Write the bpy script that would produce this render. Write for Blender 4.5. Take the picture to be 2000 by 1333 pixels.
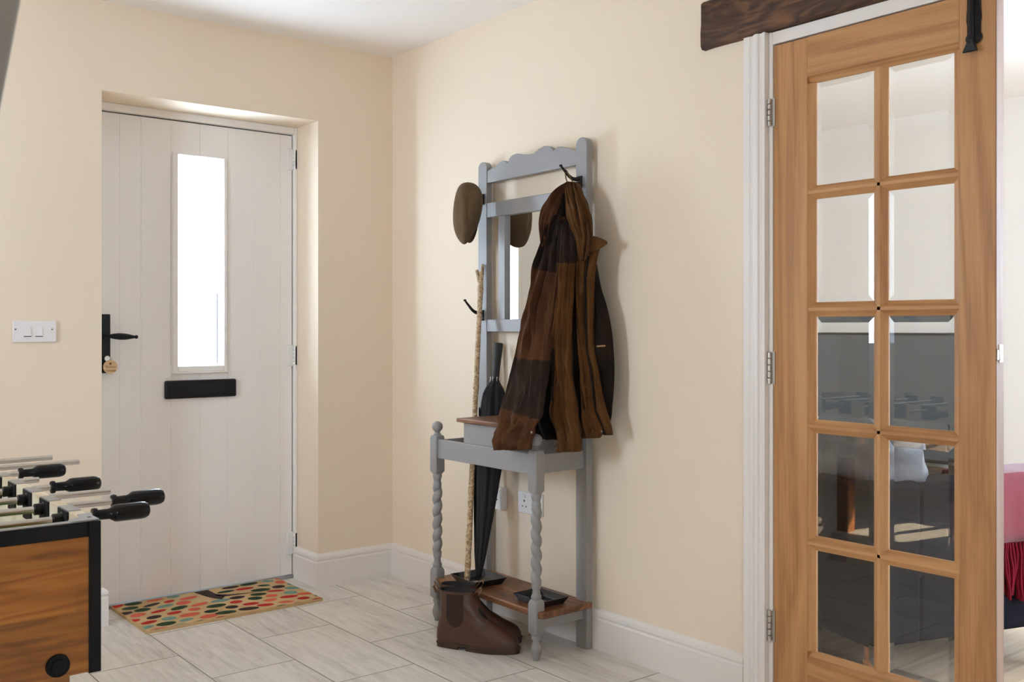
import bpy, math, random
from mathutils import Vector, Matrix, noise
for o in list(bpy.data.objects): bpy.data.objects.remove(o)
S = bpy.context.scene
random.seed(7)
PI = math.pi

# ------------------------------------------------------------------ camera, sky, light, exposure
CAM = Vector((-2.4811, -4.0050, 1.15)); YAW = math.radians(38.588); FPX = 1955.0; HY = 640.0
cd = bpy.data.cameras.new('camera'); cam = bpy.data.objects.new('camera', cd); S.collection.objects.link(cam)
cam.location = CAM; cam.rotation_euler = (PI/2, 0, -YAW)
cd.sensor_width = 36.0; cd.lens = FPX*36.0/2000.0; cd.shift_y = -(666.5-HY)/2000.0; cd.clip_start = 0.05
cd.dof.use_dof = True; cd.dof.focus_distance = 3.4; cd.dof.aperture_fstop = 11.0
S.camera = cam
S.view_settings.view_transform = 'Standard'; S.view_settings.look = 'None'
S.view_settings.exposure = -0.55; S.view_settings.gamma = 1.0; S.view_settings.use_curve_mapping = False
S.cycles.max_bounces = 16; S.cycles.diffuse_bounces = 12; S.cycles.glossy_bounces = 6; S.cycles.transmission_bounces = 8
S.cycles.transparent_max_bounces = 12; S.cycles.sample_clamp_indirect = 8.0; S.cycles.use_denoising = True
SKY = 58.0; SUN = 900.0
W = bpy.data.worlds.new('sky'); S.world = W; W.use_nodes = True
bg = W.node_tree.nodes['Background']; bg.inputs[0].default_value = (0.68, 0.85, 1.06, 1); bg.inputs[1].default_value = SKY
def portal(name, loc, rot, sx, sy):
    l = bpy.data.lights.new(name, 'AREA'); l.shape = 'RECTANGLE'; l.size = sx; l.size_y = sy
    l.cycles.is_portal = True
    o = bpy.data.objects.new(name, l); S.collection.objects.link(o); o.location = loc; o.rotation_euler = rot
    return o
DGX0, DGX1, DGZ0, DGZ1 = -0.933, -0.731, 0.984, 1.888        # glazed slot of the front door
WIN_L = (-1.42, -0.94, 1.00, 2.10)                              # y0 y1 z0 z1, window in the hall's left wall
WIN_F = (-3.4, -2.95, 0.75, 2.0)                                  # x0 x1 z0 z1, window behind the camera
WIN_FILL = (-4.2, -3.0, 1.0, 2.1)                                  # y0 y1 z0 z1, unseen extra window, added to brighten the living room
WIN_V = (0.7, 2.1, 1.0, 2.1)                                    # x0 x1 z0 z1, living room window
portal('daylight_door', (-0.832, 0.33, 1.436), (-PI/2, 0, 0), 0.205, 0.91)
def mid(w): return ((w[0]+w[1])/2, (w[2]+w[3])/2, w[1]-w[0], w[3]-w[2])
a, z, p, q = mid(WIN_L); portal('daylight_hall', (-3.72, a, z), (0, -PI/2, 0), q, p)
a, z, p, q = mid(WIN_F); portal('daylight_rear', (a, -6.22, z), (PI/2, 0, 0), p, q)
a, z, p, q = mid(WIN_FILL); portal('daylight_fill', (3.22, a, z), (0, PI/2, 0), q, p)
a, z, p, q = mid(WIN_V); portal('daylight_living', (a, -5.22, z), (PI/2, 0, 0), p, q)
sl_ = bpy.data.lights.new('sun', 'SUN'); sl_.energy = SUN; sl_.angle = math.radians(.6); sl_.color = (1, .81, .56)
sun = bpy.data.objects.new('sun', sl_); S.collection.objects.link(sun)
sun.rotation_euler = Vector((.60, .12, -1.0)).to_track_quat('-Z', 'Y').to_euler()

# ------------------------------------------------------------------ helpers
CF = Vector((math.sin(YAW), math.cos(YAW), 0)); CR = Vector((math.cos(YAW), -math.sin(YAW), 0))
def ray(x, y): return CF + CR*((x-1000)/FPX) + Vector((0, 0, -(y-HY)/FPX))
def at(x, y, ax, v):                       # where the sight line through photo pixel (x, y) meets a room plane
    d = ray(x, y); return CAM + d*((v-CAM[ax])/d[ax])
def lin(c):
    return tuple((v/12.92 if v <= .04045 else ((v+.055)/1.055)**2.4) for v in (x/255 for x in c))

class MB:
    def __init__(s): s.v = []; s.f = []; s.m = []; s.cur = 0; s.xf = None
    def add(s, vs, fs):
        n = len(s.v)
        for p in vs:
            p = Vector(p); s.v.append(s.xf @ p if s.xf is not None else p)
        for f in fs: s.f.append([i+n for i in f]); s.m.append(s.cur)
        return s
    def box(s, x0, x1, y0, y1, z0, z1):
        x0, x1 = min(x0, x1), max(x0, x1); y0, y1 = min(y0, y1), max(y0, y1); z0, z1 = min(z0, z1), max(z0, z1)
        return s.add([(x0,y0,z0),(x1,y0,z0),(x1,y1,z0),(x0,y1,z0),(x0,y0,z1),(x1,y0,z1),(x1,y1,z1),(x0,y1,z1)],
              [(0,3,2,1),(4,5,6,7),(0,1,5,4),(1,2,6,5),(2,3,7,6),(3,0,4,7)])
    def loft(s, rings, cap0=True, cap1=True, closed=True):
        n = len(rings[0]); vs = [p for r in rings for p in r]; fs = []
        for i in range(len(rings)-1):
            for j in range(n if closed else n-1):
                k = (j+1) % n
                fs.append((i*n+j, i*n+k, (i+1)*n+k, (i+1)*n+j))
        if cap0: fs.append(tuple(range(n-1, -1, -1)))
        if cap1: fs.append(tuple((len(rings)-1)*n+j for j in range(n)))
        return s.add(vs, fs)
    def tube(s, path, r, n=12, caps=True):
        path = [Vector(p) for p in path]; rs = r if isinstance(r, (list, tuple)) else [r]*len(path); rings = []; up = None
        for i, p in enumerate(path):
            t = (path[min(i+1, len(path)-1)] - path[max(i-1, 0)]).normalized()
            if up is None:
                up = Vector((0,0,1)) if abs(t.z) < .9 else Vector((1,0,0))
            a = (up - t*up.dot(t)).normalized(); b = t.cross(a); up = a
            rings.append([p + (a*math.cos(2*PI*j/n) + b*math.sin(2*PI*j/n))*rs[i] for j in range(n)])
        return s.loft(rings, caps, caps)
    def lathe(s, prof, c=(0,0,0), n=24, axis='z'):
        rings = []
        for r, h in prof:
            ring = []
            for j in range(n):
                a = 2*PI*j/n; u, w = r*math.cos(a), r*math.sin(a)
                p = (u, w, h) if axis == 'z' else ((h, u, w) if axis == 'x' else (w, h, u))
                ring.append(Vector(c)+Vector(p))
            rings.append(ring)
        return s.loft(rings)
    def prism(s, poly, ax, lo, hi):            # poly in the two other axes (in x,y,z order)
        def p3(q, h):
            return {0: (h, q[0], q[1]), 1: (q[0], h, q[1]), 2: (q[0], q[1], h)}[ax]
        n = len(poly)
        return s.add([p3(q, lo) for q in poly]+[p3(q, hi) for q in poly],
                     [tuple(range(n-1,-1,-1)), tuple(range(n, 2*n))]+[(i, (i+1)%n, n+(i+1)%n, n+i) for i in range(n)])

def obj(name, mb, mat, parent=None, loc=None, bevel=0, sharp=35, seg=2, sub=0):
    base = Vector(parent.get('_w', (0,0,0))) if parent is not None else Vector(loc if loc is not None else (0,0,0))
    me = bpy.data.meshes.new(name)
    me.from_pydata([p-base for p in mb.v], [], mb.f)
    mats = mat if isinstance(mat, (list, tuple)) else [mat]
    for m in mats: me.materials.append(m)
    for p, k in zip(me.polygons, mb.m): p.material_index = min(k, len(mats)-1); p.use_smooth = True
    import bmesh
    bm = bmesh.new(); bm.from_mesh(me); bmesh.ops.recalc_face_normals(bm, faces=bm.faces); bm.to_mesh(me); bm.free()
    me.set_sharp_from_angle(angle=math.radians(sharp))
    o = bpy.data.objects.new(name, me); S.collection.objects.link(o)
    if parent is not None: o.parent = parent
    else: o.location = base
    o['_w'] = tuple(base)
    if sub:
        md = o.modifiers.new('subsurf', 'SUBSURF'); md.levels = sub; md.render_levels = sub
    if bevel:
        md = o.modifiers.new('bevel', 'BEVEL'); md.width = bevel; md.segments = seg; md.limit_method = 'ANGLE'; md.angle_limit = math.radians(40)
        md.harden_normals = False
    return o
def thing(name, loc, label=None, cat=None, group=None, kind=None):
    o = bpy.data.objects.new(name, None); S.collection.objects.link(o); o.location = loc; o['_w'] = tuple(loc); o.empty_display_size = .1
    return tag(o, label, cat, group, kind)
def tag(o, label=None, cat=None, group=None, kind=None):
    if label: o['label'] = label
    if cat: o['category'] = cat
    if group: o['group'] = group
    if kind: o['kind'] = kind
    return o
def struct(o): o['kind'] = 'structure'; return o

# ------------------------------------------------------------------ materials
def newmat(name):
    m = bpy.data.materials.new(name); m.use_nodes = True
    return m, m.node_tree, m.node_tree.nodes['Principled BSDF']
def plain(name, c, rough=.5, metal=0, spec=.5, noise_amt=0, nscale=8, bump=0, bscale=200, coat=0, sheen=0):
    m, nt, b = newmat(name); b.inputs['Base Color'].default_value = (*c, 1); b.inputs['Roughness'].default_value = rough
    b.inputs['Metallic'].default_value = metal; b.inputs['Specular IOR Level'].default_value = spec
    if coat: b.inputs['Coat Weight'].default_value = coat; b.inputs['Coat Roughness'].default_value = .08
    if sheen: b.inputs['Sheen Weight'].default_value = sheen
    tc = nt.nodes.new('ShaderNodeTexCoord')
    if noise_amt:
        n = nt.nodes.new('ShaderNodeTexNoise'); n.inputs['Scale'].default_value = nscale; n.inputs['Detail'].default_value = 5
        nt.links.new(tc.outputs['Object'], n.inputs['Vector'])
        mx = nt.nodes.new('ShaderNodeMix'); mx.data_type = 'RGBA'
        mx.inputs[6].default_value = (*[v*(1-noise_amt) for v in c], 1); mx.inputs[7].default_value = (*[min(1, v*(1+noise_amt)) for v in c], 1)
        nt.links.new(n.outputs['Fac'], mx.inputs[0]); nt.links.new(mx.outputs[2], b.inputs['Base Color'])
    if bump:
        n = nt.nodes.new('ShaderNodeTexNoise'); n.inputs['Scale'].default_value = bscale; n.inputs['Detail'].default_value = 3
        nt.links.new(tc.outputs['Object'], n.inputs['Vector'])
        bp = nt.nodes.new('ShaderNodeBump'); bp.inputs['Strength'].default_value = bump; bp.inputs['Distance'].default_value = .004
        nt.links.new(n.outputs['Fac'], bp.inputs['Height']); nt.links.new(bp.outputs['Normal'], b.inputs['Normal'])
    return m
def wood(name, cols, axis, rough=.45, fine=90, broad=7, warp=1.0, stretch=.06, bump=.15, coat=0, plank=None):
    m, nt, b = newmat(name); L = nt.links.new
    tc = nt.nodes.new('ShaderNodeTexCoord'); mp = nt.nodes.new('ShaderNodeMapping')
    sc = [1, 1, 1]; sc[axis] = stretch; mp.inputs['Scale'].default_value = sc
    L(tc.outputs['Object'], mp.inputs['Vector'])
    n1 = nt.nodes.new('ShaderNodeTexNoise'); n1.inputs['Scale'].default_value = broad; n1.inputs['Detail'].default_value = 3; n1.inputs['Distortion'].default_value = warp
    L(mp.outputs[0], n1.inputs['Vector'])
    ring = nt.nodes.new('ShaderNodeMath'); ring.operation = 'MULTIPLY'; ring.inputs[1].default_value = 9
    L(n1.outputs['Fac'], ring.inputs[0])
    fr = nt.nodes.new('ShaderNodeMath'); fr.operation = 'PINGPONG'; fr.inputs[1].default_value = 1; L(ring.outputs[0], fr.inputs[0])
    n2 = nt.nodes.new('ShaderNodeTexNoise'); n2.inputs['Scale'].default_value = fine; n2.inputs['Detail'].default_value = 6; n2.inputs['Roughness'].default_value = .65
    mp2 = nt.nodes.new('ShaderNodeMapping'); sc2 = [1, 1, 1]; sc2[axis] = stretch*.45; mp2.inputs['Scale'].default_value = sc2
    L(tc.outputs['Object'], mp2.inputs['Vector']); L(mp2.outputs[0], n2.inputs['Vector'])
    mix = nt.nodes.new('ShaderNodeMath'); mix.operation = 'MULTIPLY_ADD'; mix.inputs[1].default_value = .35
    L(fr.outputs[0], mix.inputs[0])
    sc3 = nt.nodes.new('ShaderNodeMath'); sc3.operation = 'MULTIPLY'; sc3.inputs[1].default_value = .65; L(n2.outputs['Fac'], sc3.inputs[0]); L(sc3.outputs[0], mix.inputs[2])
    rp = nt.nodes.new('ShaderNodeValToRGB'); e = rp.color_ramp.elements
    e[0].position = .25; e[0].color = (*cols[0], 1); e[1].position = .75; e[1].color = (*cols[2], 1)
    k = rp.color_ramp.elements.new(.5); k.color = (*cols[1], 1)
    L(mix.outputs[0], rp.inputs[0])
    out = rp.outputs[0]
    if plank:                              # (axis across the boards, board width): each board a little lighter or darker
        sep = nt.nodes.new('ShaderNodeSeparateXYZ'); L(tc.outputs['Object'], sep.inputs[0])
        d = nt.nodes.new('ShaderNodeMath'); d.operation = 'DIVIDE'; d.inputs[1].default_value = plank[1]; L(sep.outputs[plank[0]], d.inputs[0])
        fl = nt.nodes.new('ShaderNodeMath'); fl.operation = 'FLOOR'; L(d.outputs[0], fl.inputs[0])
        ln = nt.nodes.new('ShaderNodeMath'); ln.operation = 'MULTIPLY'; ln.inputs[1].default_value = 7.31; L(fl.outputs[0], ln.inputs[0])
        ad = nt.nodes.new('ShaderNodeMath'); ad.operation = 'MULTIPLY_ADD'; ad.inputs[1].default_value = 1/plank[2]; L(sep.outputs[axis], ad.inputs[0]); L(ln.outputs[0], ad.inputs[2])
        fl2 = nt.nodes.new('ShaderNodeMath'); fl2.operation = 'FLOOR'; L(ad.outputs[0], fl2.inputs[0])
        cb = nt.nodes.new('ShaderNodeCombineXYZ'); L(fl.outputs[0], cb.inputs[0]); L(fl2.outputs[0], cb.inputs[1])
        wn = nt.nodes.new('ShaderNodeTexWhiteNoise'); L(cb.outputs[0], wn.inputs['Vector'])
        mr = nt.nodes.new('ShaderNodeMapRange'); mr.inputs[3].default_value = 1-plank[3]; mr.inputs[4].default_value = 1+plank[3]; L(wn.outputs['Value'], mr.inputs[0])
        vm = nt.nodes.new('ShaderNodeVectorMath'); vm.operation = 'SCALE'; L(out, vm.inputs[0]); L(mr.outputs[0], vm.inputs['Scale']); out = vm.outputs[0]
    L(out, b.inputs['Base Color']); b.inputs['Roughness'].default_value = rough
    if coat: b.inputs['Coat Weight'].default_value = coat; b.inputs['Coat Roughness'].default_value = .12
    bp = nt.nodes.new('ShaderNodeBump'); bp.inputs['Strength'].default_value = bump; bp.inputs['Distance'].default_value = .002
    L(n2.outputs['Fac'], bp.inputs['Height']); L(bp.outputs['Normal'], b.inputs['Normal'])
    return m
def cloth(name, c1, c2, scale=260, rough=.9, fold=0, sheen=.03):
    m, nt, b = newmat(name); L = nt.links.new
    tc = nt.nodes.new('ShaderNodeTexCoord')
    n = nt.nodes.new('ShaderNodeTexNoise'); n.inputs['Scale'].default_value = scale; n.inputs['Detail'].default_value = 3
    n2 = nt.nodes.new('ShaderNodeTexNoise'); n2.inputs['Scale'].default_value = 14; n2.inputs['Detail'].default_value = 4
    L(tc.outputs['Object'], n.inputs['Vector']); L(tc.outputs['Object'], n2.inputs['Vector'])
    a = nt.nodes.new('ShaderNodeMath'); a.operation = 'ADD'; L(n.outputs['Fac'], a.inputs[0]); L(n2.outputs['Fac'], a.inputs[1])
    r = nt.nodes.new('ShaderNodeMapRange'); r.inputs[1].default_value = .6; r.inputs[2].default_value = 1.4; L(a.outputs[0], r.inputs[0])
    mx = nt.nodes.new('ShaderNodeMix'); mx.data_type = 'RGBA'; mx.inputs[6].default_value = (*c1, 1); mx.inputs[7].default_value = (*c2, 1)
    L(r.outputs[0], mx.inputs[0]); L(mx.outputs[2], b.inputs['Base Color']); b.inputs['Roughness'].default_value = rough
    b.inputs['Specular IOR Level'].default_value = .08; b.inputs['Sheen Weight'].default_value = sheen
    h = nt.nodes.new('ShaderNodeMath'); h.operation = 'MULTIPLY_ADD'; h.inputs[1].default_value = fold; L(n2.outputs['Fac'], h.inputs[0]); L(n.outputs['Fac'], h.inputs[2])
    bp = nt.nodes.new('ShaderNodeBump'); bp.inputs['Strength'].default_value = .35; bp.inputs['Distance'].default_value = .003
    L(h.outputs[0], bp.inputs['Height']); L(bp.outputs['Normal'], b.inputs['Normal'])
    return m
def glass_thin(name, tint=(1,1,1), refl=.06):
    m = bpy.data.materials.new(name); m.use_nodes = True; nt = m.node_tree; nt.nodes.clear(); L = nt.links.new
    out = nt.nodes.new('ShaderNodeOutputMaterial'); t = nt.nodes.new('ShaderNodeBsdfTransparent'); t.inputs[0].default_value = (*tint, 1)
    g = nt.nodes.new('ShaderNodeBsdfGlossy'); g.inputs['Roughness'].default_value = .02
    lw = nt.nodes.new('ShaderNodeLayerWeight'); lw.inputs[0].default_value = .5
    pw = nt.nodes.new('ShaderNodeMath'); pw.operation = 'POWER'; pw.inputs[1].default_value = 5; L(lw.outputs['Facing'], pw.inputs[0])
    fr = nt.nodes.new('ShaderNodeMath'); fr.operation = 'MULTIPLY_ADD'; fr.inputs[1].default_value = .95; fr.inputs[2].default_value = .035; L(pw.outputs[0], fr.inputs[0])
    mx = nt.nodes.new('ShaderNodeMixShader'); L(fr.outputs[0], mx.inputs[0]); L(t.outputs[0], mx.inputs[1]); L(g.outputs[0], mx.inputs[2]); L(mx.outputs[0], out.inputs[0])
    return m
def glass_solid(name):
    m, nt, b = newmat(name); b.inputs['Base Color'].default_value = (.97, .985, .98, 1); b.inputs['Roughness'].default_value = 0
    b.inputs['Transmission Weight'].default_value = 1; b.inputs['IOR'].default_value = 1.5
    return m
def tiles(name):
    m, nt, b = newmat(name); L = nt.links.new
    tc = nt.nodes.new('ShaderNodeTexCoord'); sep = nt.nodes.new('ShaderNodeSeparateXYZ'); L(tc.outputs['Object'], sep.inputs[0])
    cb = nt.nodes.new('ShaderNodeCombineXYZ')
    ay = nt.nodes.new('ShaderNodeMath'); ay.operation = 'ADD'; ay.inputs[1].default_value = .537+.585*20
    ax = nt.nodes.new('ShaderNodeMath'); ax.operation = 'ADD'; ax.inputs[1].default_value = .012+.2985*24
    L(sep.outputs[1], ay.inputs[0]); L(sep.outputs[0], ax.inputs[0]); L(ay.outputs[0], cb.inputs[0]); L(ax.outputs[0], cb.inputs[1])
    br = nt.nodes.new('ShaderNodeTexBrick'); br.offset = .5; br.inputs['Scale'].default_value = 1; br.inputs['Mortar Size'].default_value = .0022
    br.inputs['Mortar Smooth'].default_value = .1; br.inputs['Brick Width'].default_value = .585; br.inputs['Row Height'].default_value = .2985
    br.inputs['Color1'].default_value = (0,0,0,1); br.inputs['Color2'].default_value = (1,1,1,1); br.inputs['Bias'].default_value = 0
    L(cb.outputs[0], br.inputs['Vector'])
    # streaky stone figure, shifted from tile to tile
    sh = nt.nodes.new('ShaderNodeVectorMath'); sh.operation = 'MULTIPLY_ADD'; sh.inputs[1].default_value = (3.1, 5.7, 2.3)
    L(br.outputs['Color'], sh.inputs[0]); L(tc.outputs['Object'], sh.inputs[2])
    mp = nt.nodes.new('ShaderNodeMapping'); mp.inputs['Scale'].default_value = (1, .10, 1); mp.inputs['Rotation'].default_value = (0, 0, .05); L(sh.outputs[0], mp.inputs['Vector'])
    n = nt.nodes.new('ShaderNodeTexNoise'); n.inputs['Scale'].default_value = 42; n.inputs['Detail'].default_value = 8; n.inputs['Roughness'].default_value = .7; n.inputs['Distortion'].default_value = .6
    L(mp.outputs[0], n.inputs['Vector'])
    n3 = nt.nodes.new('ShaderNodeTexNoise'); n3.inputs['Scale'].default_value = 5; n3.inputs['Detail'].default_value = 3; L(mp.outputs[0], n3.inputs['Vector'])
    ad = nt.nodes.new('ShaderNodeMath'); ad.operation = 'MULTIPLY_ADD'; ad.inputs[1].default_value = .5; L(n3.outputs['Fac'], ad.inputs[0]); L(n.outputs['Fac'], ad.inputs[2])
    rp = nt.nodes.new('ShaderNodeValToRGB'); e = rp.color_ramp.elements
    e[0].position = .48; e[0].color = (*lin((166,159,150)), 1); e[1].position = .86; e[1].color = (*lin((226,222,215)), 1)
    k = rp.color_ramp.elements.new(.66); k.color = (*lin((208,203,195)), 1)
    L(ad.outputs[0], rp.inputs[0])
    mx = nt.nodes.new('ShaderNodeMix'); mx.data_type = 'RGBA'; mx.inputs[7].default_value = (*lin((122,115,107)), 1)
    L(br.outputs['Fac'], mx.inputs[0]); L(rp.outputs[0], mx.inputs[6]); L(mx.outputs[2], b.inputs['Base Color'])
    b.inputs['Roughness'].default_value = .42
    bp = nt.nodes.new('ShaderNodeBump'); bp.invert = True; bp.inputs['Strength'].default_value = .6; bp.inputs['Distance'].default_value = .002
    L(br.outputs['Fac'], bp.inputs['Height']); L(bp.outputs['Normal'], b.inputs['Normal'])
    return m

M = {}
M['wall'] = plain('cream_wall_paint', (.81, .695, .55), .85, spec=.2, bump=.03, bscale=300)
M['wall_white'] = plain('white_wall_paint', (.82, .80, .77), .85, spec=.2)
M['ceiling'] = plain('ceiling_paint', (.90, .86, .81), .9, spec=.2)
M['trim'] = plain('white_satin_paint', (.80, .755, .715), .35)
M['door_white'] = plain('white_door_foil', (.88, .85, .82), .45)
M['rubber'] = plain('dark_seal', (.05, .045, .04), .6)
M['alu'] = plain('threshold_metal', (.42, .41, .40), .35, metal=.8)
M['tiles'] = tiles('grey_stone_tiles')
M['black_metal'] = plain('black_iron', (.008, .008, .009), .45, spec=.25)
M['letter'] = plain('black_powder_coat', (.009, .009, .010), .5, spec=.25, bump=.1, bscale=500)
M['hinge_white'] = plain('white_hinge', (.80, .79, .78), .3)
M['plastic'] = plain('white_plastic', (.80, .77, .76), .3)
M['screw'] = plain('screw_metal', (.25, .2, .17), .4, metal=.6)
M['slot'] = plain('dark_slot', (.02, .02, .02), .5)
OAK = [lin((152,104,60)), lin((176,127,78)), lin((190,143,92))]
for k, ax in (('oak_v', 2), ('oak_h', 1)): M[k] = wood('oak_'+k[-1], OAK, ax, rough=.5, fine=150, broad=9, warp=.6, stretch=.07, bump=.08)
M['oak_edge'] = wood('oak_raw_edge', [lin((108,82,64)), lin((124,97,79)), lin((134,107,89))], 2, rough=.6, fine=120, broad=8)
M['beam'] = wood('old_dark_beam', [lin((48,31,21)), lin((76,51,34)), lin((116,80,52))], 1, rough=.75, fine=60, broad=9, warp=2.2, stretch=.2, bump=.7)
M['glass'] = glass_thin('door_glass')
M['pane'] = glass_solid('bevel_pane_glass')
M['steel'] = plain('brushed_steel', (.55, .52, .47), .35, metal=1)
M['grey'] = plain('grey_furniture_paint', (.27, .262, .26), .45, noise_amt=.06, nscale=30, bump=.08, bscale=120)
M['mirror'] = plain('mirror_silver', (.86, .88, .85), .01, metal=1)
M['walnut'] = wood('worn_brown_wood', [lin((74,45,28)), lin((112,72,46)), lin((146,102,70))], 1, rough=.42, fine=90, broad=9, warp=1.2, stretch=.1)
M['iron'] = plain('dark_cast_iron', (.02, .017, .014), .4, metal=.5)
M['tray'] = plain('black_lacquer', (.008, .009, .012), .14, coat=.5)
M['brown'] = cloth('brown_jacket_cloth', lin((64,41,20)), lin((90,60,31)), fold=6)
M['brown2'] = cloth('russet_jacket_cloth', lin((62,39,25)), lin((84,55,36)), fold=6)
M['patch'] = cloth('charcoal_patch_cloth', lin((35,27,23)), lin((50,40,34)), fold=6)
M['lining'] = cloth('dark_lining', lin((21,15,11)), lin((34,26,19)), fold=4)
M['tweed'] = cloth('tweed_cap_cloth', lin((80,64,46)), lin((110,90,68)), scale=420, fold=5)
M['capline'] = cloth('cap_lining', lin((44,30,22)), lin((64,44,32)))
M['nylon'] = plain('black_nylon', (.006, .006, .008), .6, spec=.3, bump=.1, bscale=40)
M['rub_black'] = plain('black_rubber_grip', (.012, .012, .012), .6)
M['leather'] = plain('brown_boot_leather', lin((70,42,30)), .38, noise_amt=.35, nscale=18, bump=.12, bscale=90)
M['elastic'] = plain('dark_elastic', lin((42,20,15)), .8, bump=.3, bscale=250)
M['sole'] = plain('worn_sole', lin((62,44,32)), .7, noise_amt=.3, nscale=40)
M['tan'] = cloth('tan_tab', lin((120,92,70)), lin((150,118,92)))
M['black_in'] = plain('boot_inside', (.012, .010, .009), .8)

# ------------------------------------------------------------------ the setting
H = 2.412
struct(obj('floor', MB().box(-3.6, 0.0, -6.1, 0.26, -.05, 0), M['tiles']))
oakfloor = wood('pale_oak_floor', [lin((176,150,122)), lin((204,180,152)), lin((220,198,172))], 0, rough=.4, fine=60, broad=5, stretch=.08, plank=(1, .14, 1.3, .08))
struct(obj('floor', MB().box(0.0, 3.2, -5.1, 1.6, -.05, 0), oakfloor))
struct(obj('ceiling', MB().box(-3.7, 3.3, -6.2, 1.7, H, H+.1), M['ceiling']))
ROX0, ROX1, ROZ, REV = -1.310, -0.385, 2.066, 0.20       # recess of the front door
b = MB()
b.box(-3.7, ROX0, 0, .30, 0, H); b.box(ROX1, .0, 0, .30, 0, H); b.box(ROX0, ROX1, 0, .30, ROZ, H)
struct(obj('wall_back', b, M['wall'], sharp=20))
DY0, DY1 = -2.142, -3.50                                    # doorway to the living room
BZ0, BZ1, BY0, BY1 = 2.036, 2.19, -1.888, -4.3              # old lintel beam
b = MB(); t = .12
b.box(0, t, BY0, 1.6, 0, H); b.box(0, t, DY0, BY0, 0, BZ0); b.box(0, t, BY1, BY0, BZ1, H)
b.box(0, t, DY1, -4.3, 0, BZ0); b.box(0, t, -6.1, -4.3, 0, H)
struct(obj('wall_right', b, M['wall'], sharp=20))
b = MB(); y0, y1, z0, z1 = WIN_L
b.box(-3.7, -3.6, -6.1, y0, 0, H); b.box(-3.7, -3.6, y1, .3, 0, H); b.box(-3.7, -3.6, y0, y1, 0, z0); b.box(-3.7, -3.6, y0, y1, z1, H)
struct(obj('wall_left', b, M['wall'], sharp=20))
b = MB(); x0, x1, z0, z1 = WIN_F
b.box(-3.6, x0, -6.2, -6.1, 0, H); b.box(x1, .12, -6.2, -6.1, 0, H); b.box(x0, x1, -6.2, -6.1, 0, z0); b.box(x0, x1, -6.2, -6.1, z1, H)
struct(obj('wall_front', b, M['wall'], sharp=20))
b = MB(); y0, y1, z0, z1 = WIN_FILL
b.box(3.1, 3.2, -5.1, y0, 0, H); b.box(3.1, 3.2, y1, 1.6, 0, H); b.box(3.1, 3.2, y0, y1, 0, z0); b.box(3.1, 3.2, y0, y1, z1, H)
struct(obj('wall_far', b, M['wall_white']))
b = MB().box(.12, 3.1, 1.5, 1.6, 0, H); struct(obj('wall_end', b, M['wall_white']))
b = MB(); x0, x1, z0, z1 = WIN_V
b.box(.12, x0, -5.2, -5.1, 0, H); b.box(x1, 3.2, -5.2, -5.1, 0, H); b.box(x0, x1, -5.2, -5.1, 0, z0); b.box(x0, x1, -5.2, -5.1, z1, H)
struct(obj('wall_near', b, M['wall_white']))
def window(name, axis, pos, a0, a1, z0, z1):
    r = thing(name, (pos if axis == 0 else (a0+a1)/2, pos if axis == 1 else (a0+a1)/2, z0), kind='structure')
    m = MB(); w = .05; q = (a0+a1)/2
    for u0, u1, v0, v1 in ((a0, a0+w, z0, z1), (a1-w, a1, z0, z1), (q-w/2, q+w/2, z0, z1), (a0, a1, z0, z0+w), (a0, a1, z1-w, z1)):
        m.box(*((pos-.03, pos+.03, u0, u1) if axis == 0 else (u0, u1, pos-.03, pos+.03)), v0, v1)
    obj('window_frame', m, M['trim'], r)
    g = MB(); g.box(*((pos-.004, pos+.004, a0, a1) if axis == 0 else (a0, a1, pos-.004, pos+.004)), z0, z1)
    obj('pane', g, M['glass'], r)
window('window_1', 0, -3.65, *WIN_L); window('window_2', 1, -6.15, *WIN_F); window('window_3', 1, -5.15, *WIN_V); window('fill_window', 0, 3.15, *WIN_FILL)  # the last window, in the far wall, is an unseen addition for more light

# skirting boards with a moulded top
SK = [(0, 0), (.020, 0), (.020, .108), (.0165, .113), (.0165, .117), (.0195, .121), (.020, .127), (.018, .134), (.012, .140), (.007, .144), (0, .145)]
def skirt(name, x0, y0, x1, y1, nx, ny, e0=0, e1=0):          # along a wall from (x0, y0) to (x1, y1), facing (nx, ny); e = mitre at each end
    m = MB(); rings = []
    d = Vector((x1-x0, y1-y0, 0)).normalized()
    for (px, py, e) in ((x0, y0, -e0), (x1, y1, e1)):
        rings.append([Vector((px, py, 0)) + Vector((nx, ny, 0))*o + Vector((0, 0, z)) + d*o*e for o, z in SK])
    m.loft(rings); return m
def skirts(name, segs):
    m = MB()
    for s_ in segs:
        k = skirt(name, *s_); m.add(k.v, k.f)
    struct(obj(name, m, M['trim'], sharp=25))
skirts('baseboard_back', [(-3.6, 0, ROX0, 0, 0, -1, 0, 1), (ROX1, 0, 0, 0, 0, -1, 1, -1),
                          (ROX1, 0, ROX1, REV, -1, 0, 1, 0), (ROX0, 0, ROX0, REV, 1, 0, 1, 0)])
skirts('baseboard_right', [(0, 0, 0, -2.051, -1, 0, -1, 0), (0, -3.6, 0, -6.1, -1, 0)])
skirts('baseboard_far', [(3.1, 1.5, 3.1, -2.4, -1, 0)])

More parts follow.
